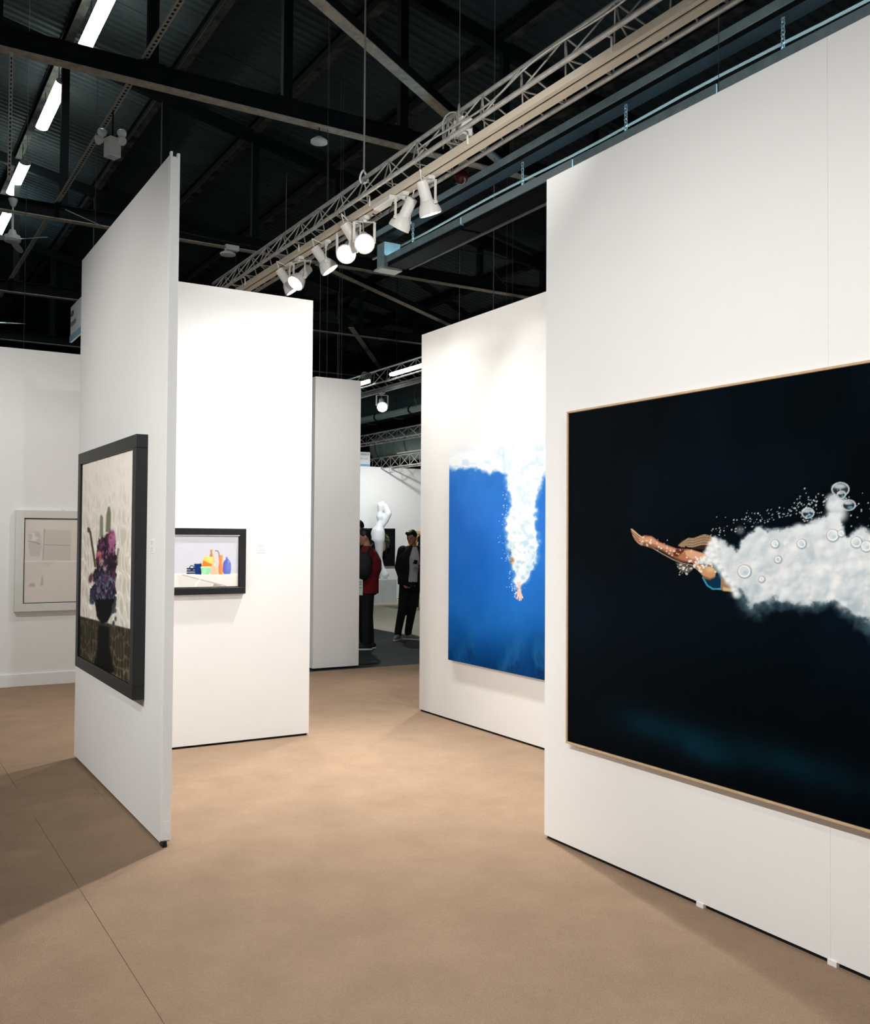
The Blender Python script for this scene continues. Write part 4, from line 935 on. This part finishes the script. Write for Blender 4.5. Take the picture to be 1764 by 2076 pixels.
for (ya_, yb2, lb) in ((at(858, 745, 'X', 7.75).y-1.0, at(801, 760, 'X', 7.75).y, 'fluorescent tube fixture on the truss across the aisle, right one'), (at(754, 775, 'X', 7.75).y, at(754, 775, 'X', 7.75).y+1.3, 'fluorescent tube fixture on the truss across the aisle, left one')):
    t = thing('fluorescent_fixture', (7.8, (ya_+yb2)/2, 4.36), lb, 'light fixture', 'fluorescent fixtures across the aisle')
    MB().cone((7.67, ya_, 4.36), (7.67, yb2, 4.36), .028, .028, 10, 3).build('tube', TUBE, t, smooth=True)
    MB().box((7.70, ya_, 4.33), (7.73, yb2, 4.40)).build('housing', WHITEM, t)
ms = at(775, 776, 'X', 8.0)
spotlight((8.0, ms.y, 4.20), (.1, -.5, -.86), 'lit spotlight hanging alone on the truss across the aisle', 160, (6.3, 12.0, .6), 1.15, arm=.20)
cc = thing('cable_coil', (7.9, at(735, 765, 'X', 7.9).y, 4.4), 'dark coil of cable on the truss across the aisle', 'cable')
for k in range(4):
    p = at(738+3*k, 764+k, 'X', 7.8); MB().path([p+Vector((0, .12*math.cos(a), .09*math.sin(a))) for a in np.linspace(0, 6.28, 12)], .011, 5).build('cable_loop', DARKWIRE, cc)
truss2('lighting_truss', 10.3, at(800, 880, 'X', 10.3).z-.12, 14, 24, 'second lighting truss across the aisle, in front of the large duct', .22)
truss2('lighting_truss', 11.76, at(800, 940, 'X', 11.76).z-.1, 17.5, 26, 'lowest lighting truss just above the far white partition', .3)
# ducts
def duct(x, z, r, y0_, y1_, label, m=DUCTM, cap=True):
    t = thing('air_duct', (x, (y0_+y1_)/2, z), label, 'air duct', 'round ducts across the aisle')
    pr = [(0, r)]+[(y1_-y0_, r)]+([(y1_-y0_+.10, r*.93), (y1_-y0_+.16, r*.75)] if cap else [])
    MB().axis((x, y0_, z), (0, 1, 0), pr, 36).build('duct_body', m, t, smooth=True)
    y = y1_-.35
    while y > y0_: MB().axis((x, y, z), (0, 1, 0), [(0, r+.012), (.03, r+.018), (.06, r+.012)], 36).build('band', mat('duct_band', (84, 100, 96), .5, metal=.4), t, smooth=True); y -= 1.6
    for yy in (y0_+1.5, y1_-2.5): MB().tube((x, yy, z+r), (x, yy, zroof(x)+.42 if not cap else z+r+.36), .01, 5).build('hanger_rod', STEEL, t)
    for zz, yy0, yy1 in ((z+.12, y1_-2.6, y1_-1.3), (z-.28, y1_-2.9, y1_-1.5)): MB().box((x-r*.98, yy0, zz), (x-r*.98+.03, yy1, zz+.03)).build('bracket', WHITEM, t)
    return t
dp = at(853, 896, 'X', 12.0); de = at(762, 908, 'X', 12.0)
duct(12.4, 4.05, .42, 14, at(765, 908, 'X', 12.2).y, 'large silvery round duct end above the far white partition')
duct(12.6, 5.25, .42, 14, 28, 'dark round duct running above the silvery one', mat('dark_duct', (60, 72, 72), .5, metal=.3), False)
pp = at(800, 838, 'X', 11.5)
pv = thing('sprinkler_pipe', (11.5, 20, pp.z), 'pale green pipe running between the two ducts', 'pipe')
MB().tube((11.5, 13, pp.z), (11.5, 28, pp.z), .085, 14).build('pipe', mat('pale_green_pipe', (150, 172, 160), .5), pv, smooth=True)
for yy in (15, 21): MB().tube((11.5, yy, pp.z+.08), (11.5, yy, zroof(11.5)+.42), .01, 5).build('hanger_rod', STEEL, pv)
for yy in (16, 18.5, 20.2, 22, 24): MB().axis((11.5, yy, pp.z), (0, 1, 0), [(0, .10), (.06, .10)], 14).build('coupling', STEEL, pv)
# booth signs
SIGN = mat('sign_white', (214, 222, 224), .6); SBLUE = mat('sign_blue', (118, 164, 188), .6)
a = at(750.5, 917, 'Y', 22.03); b = at(750.5, 945, 'Y', 22.03); b.z = 3.42
sg = thing('booth_sign', (a.x-.25, 22.04, b.z), 'white booth sign with blue base strip on the far partition', 'sign', 'booth signs')
MB().box((a.x-.5, 22.03, b.z), (a.x, 22.05, a.z)).build('board', SIGN, sg); MB().box((a.x-.5, 22.024, b.z), (a.x, 22.03, b.z+.06)).build('blue_strip', SBLUE, sg)
text(sg, 'NAVISOT', INK, .062, (a.x-.29, 22.028, a.z-.085), (1, 0, 0), (0, 0, 1)); text(sg, 'ERY CART', LETTER, .052, (a.x-.29, 22.028, a.z-.19), (1, 0, 0), (0, 0, 1))
ya_ = at(143, 655, 'X', 1.45).y; z1 = at(143, 624, 'X', 1.45).z; z0 = at(142, 695, 'X', 1.45).z
sg = thing('booth_sign', (1.45, ya_-.3, z0), 'white booth sign with pale blue strip sticking out behind the thin partition', 'sign', 'booth signs')
MB().box((1.45, 7.42, z0), (1.462, ya_, z1)).build('board', SIGN, sg); MB().box((1.444, 7.42, z0), (1.45, ya_, z0+.05)).build('blue_strip', SBLUE, sg)
text(sg, 'AZA', INK, .06, (1.447, ya_-.02, z1-.085), (0, -1, 0), (0, 0, 1)); text(sg, 'GALERIA', LETTER, .055, (1.447, ya_-.02, z1-.165), (0, -1, 0), (0, 0, 1))

# ------------------------------------------------------------------ sculpture and pedestal
pt = at(779, 1222, 'Z', 0); k82 = (pt-EYE).dot(FW)/F
PW = mat('pedestal_white', (206, 214, 216), .6, noise=.4, nscale=4, dark=(190, 200, 203))
pxL, pxR = at(757, 1222, 'Z', 0), at(806, 1222, 'Z', 0)
hp = (1222-1175)*k82
o = MB().box((pxL.x-.05, pt.y, 0), (pxR.x+.05, pt.y+.55, hp)).build('pedestal', PW, bevel=.006); tag(o, 'low white plinth under the tall white sculpture', 'plinth')
sb = Vector((pt.x, pt.y, hp))+Vector((FW.x, FW.y, 0)).normalized()*.30; kk = (sb-EYE).dot(FW)/F
r0h = Vector((RT.x, RT.y, 0)).normalized(); f0h = Vector((FW.x, FW.y, 0)).normalized()
def sp_(px, py, d=0): return sb+r0h*((px-779)*kk)+Vector((0, 0, (1170-py)*kk))+f0h*d
scp = thing('sculpture', sb, 'glossy white abstract figure sculpture with bulbous body and lobed head', 'sculpture')
GL = mat('gloss_white_resin', (226, 234, 238), .12, spec=.6, coat=.6)
mb = MB(); rr_ = lambda v: v*kk
mb.chain([(sp_(779, 1161), rr_(8.5)), (sp_(775, 1150), rr_(4.5)), (sp_(772, 1140), rr_(4)), (sp_(768, 1128), rr_(5.5)), (sp_(765, 1108), rr_(10.5)), (sp_(763, 1090), rr_(15.5)), (sp_(764, 1076), rr_(14.5)), (sp_(767, 1062), rr_(8.5)), (sp_(768, 1052), rr_(5.5)), (sp_(767, 1044), rr_(7.5)), (sp_(768, 1034), rr_(5)), (sp_(769, 1021), rr_(7.5))])
mb.chain([(sp_(774, 1062, .05), rr_(4)), (sp_(779, 1050, .06), rr_(7)), (sp_(784, 1036, .05), rr_(8)), (sp_(780, 1024, .03), rr_(6)), (sp_(772, 1016, .0), rr_(5))])
remesh(mb, 'figure', GL, scp, .022, 6)

# ------------------------------------------------------------------ people
SKIN = mat('skin', (176, 128, 104), .55); HAIR = mat('black_hair', (16, 15, 16), .5); BLK = mat('black_cloth', (17, 19, 23), .9, noise=.5, nscale=14, dark=(10, 11, 14))
TEE = mat('white_tshirt', (196, 202, 206), .9); RED = mat('dark_red_cloth', (122, 16, 26), .9, noise=.5, nscale=10, dark=(92, 10, 18)); NAVY = mat('black_trousers', (14, 16, 20), .9)
SHOE = mat('grey_suede', (120, 120, 112), .9); SOLE = mat('white_sole', (206, 206, 200), .7); BAGM = mat('black_nylon', (12, 14, 17), .7)
def person(name, base, label, yaw, J, clothes, hair_len=.0, head_yaw=0, head_pitch=0, hold=None):
    """J: joints in metres in a frame seen from the camera (x right, y away, z up), origin at base"""
    base = Vector(base); t = thing(name, base, label, 'person')
    M = Matrix(((r0h.x, f0h.x, 0, base.x), (r0h.y, f0h.y, 0, base.y), (0, 0, 1, base.z), (0, 0, 0, 1)))
    Y = Matrix.Rotation(yaw, 3, 'Z')            # body front is -y, yaw turns it
    j = {k: Vector(v) for k, v in J.items()}
    def loft(mb, rings, arc=None, inner=None, n=28):
        R = []
        for (c, rx, ry) in rings:
            c = Vector(c); row = []
            if arc is None: A = [2*math.pi*i/n for i in range(n)]
            else: A = [arc+(2*math.pi-2*arc)*i/(n-1) for i in range(n)]
            for a in A: row.append(c+Y@Vector((rx*math.sin(a), -ry*math.cos(a), 0)))
            if inner is not None:
                for a in reversed(A): row.append(c+Y@Vector(((rx-inner)*math.sin(a), -(ry-inner)*math.cos(a), 0)))
            R.append(row)
        mb.rings(R); return mb
    pel, che, nk, hd = j['pelvis'], j['chest'], j['neck'], j['head']
    wa = (pel*.55+che*.45)+j.get('belly', Vector((0, 0, 0)))
    def torso(g, z0=None):
        R = [(pel+Vector((0, 0, -.08)), .155+g, .115+g), (pel+Vector((0, 0, .06)), .160+g, .115+g), (wa, .150+g, .110+g), (che+Vector((0, 0, -.08)), .172+g, .122+g), (che+Vector((0, 0, .05)), .178+g, .115+g), (che*.35+nk*.65, .130+g, .085+g), (nk+Vector((0, 0, .0)), .062+g, .06+g)]
        return R
    HY = Matrix.Rotation(head_yaw, 3, 'Z')@Matrix.Rotation(head_pitch, 3, 'X')
    b = MB(); loft(b, torso(0)); b.chain([(nk-Vector((0, 0, .03)), .056), (hd-HY@Vector((0, -.01, .06)), .054)])
    b.ball(hd, .074, .092, .108, HY); b.ball(hd+HY@Vector((0, -.028, -.05)), .052, .058, .066, HY)
    b.cone(hd+HY@Vector((0, -.090, .008)), hd+HY@Vector((0, -.107, -.025)), .009, .014, 8, 3)       # nose
    b.ball(hd+HY@Vector((0, -.083, -.062)), .022, .010, .008, HY)                                  # lips
    b.ball(hd+HY@Vector((0, -.084, .028)), .05, .012, .008, HY)                                     # brow
    b.ball(hd+HY@Vector((0, -.072, -.098)), .02, .018, .014, HY)                                    # chin
    for s_ in (-1, 1): b.ball(hd+HY@Vector((s_*.076, .008, -.01)), .010, .02, .032, HY)             # ears
    for s_ in ('l', 'r'):
        sh, el, wr_, hn = j['sh_'+s_], j['el_'+s_], j['wr_'+s_], j['ha_'+s_]
        b.chain([(sh, .058), (el, .042), (wr_, .030)])
        d = (hn-wr_); d = d.normalized() if d.length > 1e-4 else Vector((0, 0, -1))
        sd = d.orthogonal().normalized() if abs(d.z) > .9 else d.cross(Vector((0, 0, 1))).normalized()
        nn = sd.cross(d); curl = -nn if nn.y > 0 else nn
        mid = wr_+d*.05
        for q in (-.026, -.009, .009, .026): b.cone(wr_+sd*q*.5, mid+sd*q+d*.035, .015, .0125, 8, 3)
        for q, L in ((-.028, .060), (-.010, .074), (.009, .070), (.026, .056)):
            p0 = mid+sd*q+d*.035; p1 = p0+(d*.8+curl*.3).normalized()*L*.5; p2 = p1+(d*.45+curl*.8).normalized()*L*.5
            b.chain([(p0, .0095), (p1, .0085), (p2, .0075)])
        p0 = wr_+d*.03-sd*.028; p1 = p0+(d*.6-sd*.6+curl*.5).normalized()*.04; b.chain([(wr_+d*.015, .014), (p0, .012), (p1, .0105), (p1+(d*.9+curl*.5).normalized()*.03, .009)])
        hp_, kn, an = j['hip_'+s_], j['kn_'+s_], j['an_'+s_]
        b.chain([(hp_, .085), (kn, .055), (an, .038), (an-Vector((0, 0, .05)), .036)])
    remesh(b.map(M), 'body', SKIN, t, .0075, 3)
    for s_ in (-1, 1): MB().ball(hd+HY@Vector((s_*.031, -.086, .006)), .011, .006, .006, HY, 10, 6).map(M).build('eye', HAIR, t, smooth=True)
    # hair cap
    hb = MB(); hb.ball(hd+HY@Vector((0, .018, .028)), .083, .094, .098, HY); hb.ball(hd+HY@Vector((-.02, -.045, .078)), .062, .055, .035, HY); hb.ball(hd+HY@Vector((0, .06, -.02)), .066, .045, .07, HY)
    if hair_len: hb.ball(hd+HY@Vector((0, .06, -.10)), .08, .05, hair_len, HY)
    remesh(hb.map(M), 'hair', HAIR, t, .009, 3)
    # trousers
    tm = clothes['trousers']; q = MB(); loft(q, [(pel+Vector((0, 0, -.12)), .165, .125), (pel+Vector((0, 0, .0)), .172, .128), (pel+Vector((0, 0, .10)), .165, .122)])
    for s_ in ('l', 'r'): q.chain([(j['hip_'+s_], .10), (j['kn_'+s_], .072), (j['an_'+s_]+Vector((0, 0, .04)), .060), (j['an_'+s_]-Vector((0, 0, .0)), .058)])
    remesh(q.map(M), 'trousers', tm, t, .011, 3)
    # shirt and jacket
    if 'shirt' in clothes:
        q = MB(); loft(q, [(r[0] if i else r[0]+Vector((0, 0, clothes.get('hem', .02))), r[1], r[2]) for i, r in enumerate(torso(.012+clothes.get('loose', 0)))][:-1]+[(nk+Vector((0, 0, .0)), .072, .07)])
        if 'jacket' not in clothes:
            for s_ in ('l', 'r'): q.chain([(j['sh_'+s_], .078), (j['el_'+s_], .064), (j['wr_'+s_]*.9+j['el_'+s_]*.1, .048)])
        remesh(q.map(M), 'shirt', clothes['shirt'], t, .010, 3)
    if 'jacket' in clothes:
        q = MB(); loft(q, [(r[0]+Vector((0, 0, .05 if i == 0 else 0)), r[1], r[2]) for i, r in enumerate(torso(.048))][:-1]+[(nk+Vector((0, 0, .02)), .098, .095)], arc=clothes['open'], inner=.032)
        for s_ in ('l', 'r'): q.chain([(j['sh_'+s_], .088), (j['el_'+s_], .068), (j['wr_'+s_], .050)])
        remesh(q.map(M), 'jacket', clothes['jacket'], t, .011, 3)
    # shoes
    for s_ in ('l', 'r'):
        an = j['an_'+s_]; d = Vector(J['toe_'+s_]); d.z = 0; d.normalize(); g = Vector((an.x, an.y, 0))
        q = MB(); q.chain([(g-d*.05+Vector((0, 0, .048)), .040), (g+d*.06+Vector((0, 0, .045)), .043), (g+d*.15+Vector((0, 0, .036)), .036), (g+d*.19+Vector((0, 0, .03)), .028)]); q.cone(g-d*.03+Vector((0, 0, .06)), an-Vector((0, 0, .02)), .046, .046)
        sh_ = remesh(q.map(M), 'shoe', clothes['shoe'], t, .009, 2)
        sd = Vector((-d.y, d.x, 0)); rows = []
        for zz in (0, .022): rows.append([g+d*(-.09+.325*(.5-.5*math.cos(a)))+sd*(.043*math.sin(a)*(1 if True else 1))+Vector((0, 0, zz)) for a in np.linspace(0, 2*math.pi, 21)[:-1]])
        MB().rings(rows).map(M).build('sole', clothes.get('sole', SOLE), sh_)
    return t, M
mbase = at(813, 1297, 'Z', 0)
manJ = dict(pelvis=(.142, .0, .90), chest=(.16, .0, 1.24), neck=(.185, .0, 1.465), head=(.158, -.055, 1.615), sh_r=(.02, -.0, 1.40), el_r=(-.045, .05, 1.14), wr_r=(.035, -.10, .885), ha_r=(.085, -.15, .83),
            sh_l=(.315, .04, 1.40), el_l=(.35, -.02, 1.12), wr_l=(.315, -.24, 1.20), ha_l=(.235, -.27, 1.225), hip_r=(.062, 0, .86), kn_r=(.02, -.03, .49), an_r=(-.045, .0, .10), hip_l=(.215, .03, .86), kn_l=(.172, .0, .49), an_l=(.112, .05, .10),
            toe_r=(-.25, -1, 0), toe_l=(.95, -.45, 0))
man, MM = person('person', mbase, 'person in open black jacket and white t-shirt looking at object in hand', math.radians(20), manJ, dict(trousers=NAVY, shirt=TEE, jacket=BLK, open=math.radians(24), shoe=SHOE), head_yaw=math.radians(-22), head_pitch=math.radians(14))
ph = MB().obox((.225, -.30, 1.235), Vector((.012, .02, .028)), Vector((.026, .004, -.01)), Vector((-.002, .005, -.002))).map(MM).build('phone', mat('phone_black', (18, 20, 22), .2), bevel=.002); tag(ph, 'small dark phone held up to the chest by the person in white t-shirt', 'phone')
rbase = at(748, 1316, 'Z', 0)
redJ = dict(pelvis=(-.02, 0, .93), chest=(.015, 0, 1.27), belly=(-.01, 0, 0), neck=(-.035, 0, 1.535), head=(-.085, -.01, 1.672), sh_r=(-.02, .17, 1.44), el_r=(-.04, .20, 1.16), wr_r=(-.16, .14, 1.02), ha_r=(-.22, .10, 1.02),
            sh_l=(-.01, -.17, 1.44), el_l=(-.03, -.21, 1.16), wr_l=(-.15, -.20, 1.0), ha_l=(-.21, -.18, .98), hip_r=(-.03, .09, .88), kn_r=(-.02, .09, .49), an_r=(.01, .10, .10), hip_l=(-.03, -.09, .88), kn_l=(-.03, -.09, .49), an_l=(-.03, -.09, .10), toe_r=(-1, .1, 0), toe_l=(-1, -.1, 0))
redJ = {k: (v[0], v[1], v[2]*.972 if v[2] > .12 else v[2]) for k, v in redJ.items()}
red, RM = person('person', rbase, 'person in dark red shirt with black bag standing at the partition edge', math.radians(-90), redJ, dict(trousers=NAVY, shirt=RED, loose=.028, hem=-.02, shoe=BAGM), head_yaw=math.radians(-75), head_pitch=math.radians(18))
bg = thing('shoulder_bag', RM@Vector((-.06, -.27, 1.1)), 'black shoulder bag worn by the person in the dark red shirt', 'bag')
q = MB(); q.ball((-.06, -.30, 1.24), .13, .06, .17); q.ball((-.07, -.30, 1.16), .12, .07, .15); remesh(q.map(RM), 'pouch', BAGM, bg, .012, 3)
MB().path([RM@Vector(p_) for p_ in ((-.02, -.31, 1.38), (.02, -.24, 1.47), (.05, -.10, 1.52), (.05, .06, 1.50))], .016, 6).build('strap', BAGM, bg)
pa = thing('paper_booklet', RM@Vector((-.11, -.30, .9)), 'white printed booklet hanging below the black shoulder bag', 'booklet')
MB().obox((-.11, -.31, .92), (.036, 0, 0), (0, .004, 0), (0, 0, .125)).map(RM).build('cover', mat('booklet_paper', (206, 212, 206), .7), pa)
for zz in (.98, .95, .90): MB().obox((-.11, -.3146, zz), (.022, 0, 0), (0, .0006, 0), (0, 0, .006)).map(RM).build('printed_line', LETTER, pa)
darkJ = dict(pelvis=(0, 0, .86), chest=(0, 0, 1.18), neck=(0, 0, 1.40), head=(0, -.01, 1.545), sh_r=(-.19, 0, 1.33), el_r=(-.24, .02, 1.06), wr_r=(-.22, -.06, .84), ha_r=(-.21, -.08, .76), sh_l=(.19, 0, 1.33), el_l=(.24, .02, 1.06), wr_l=(.22, -.06, .84), ha_l=(.21, -.08, .76),
             hip_r=(-.085, 0, .82), kn_r=(-.09, -.02, .47), an_r=(-.10, .02, .10), hip_l=(.085, 0, .82), kn_l=(.09, -.02, .47), an_l=(.10, .02, .10), toe_r=(-.2, -1, 0), toe_l=(.3, -1, 0))
person('person', at(853, 1238, 'Z', 0), 'person in black with pale shoes half hidden behind the partition corner', math.radians(180), darkJ, dict(trousers=NAVY, shirt=BLK, loose=.02, shoe=SOLE), .09, math.radians(180), 0)
tallJ = {k: (v[0], v[1], v[2]*1.135 if v[2] > .12 else v[2]) for k, v in darkJ.items()}
person('person', at(722, 1308, 'Z', 0), 'person in dark clothes almost hidden behind the narrow partition', math.radians(-60), tallJ, dict(trousers=NAVY, shirt=BLK, loose=.02, shoe=BAGM), .0, math.radians(-60), 0)
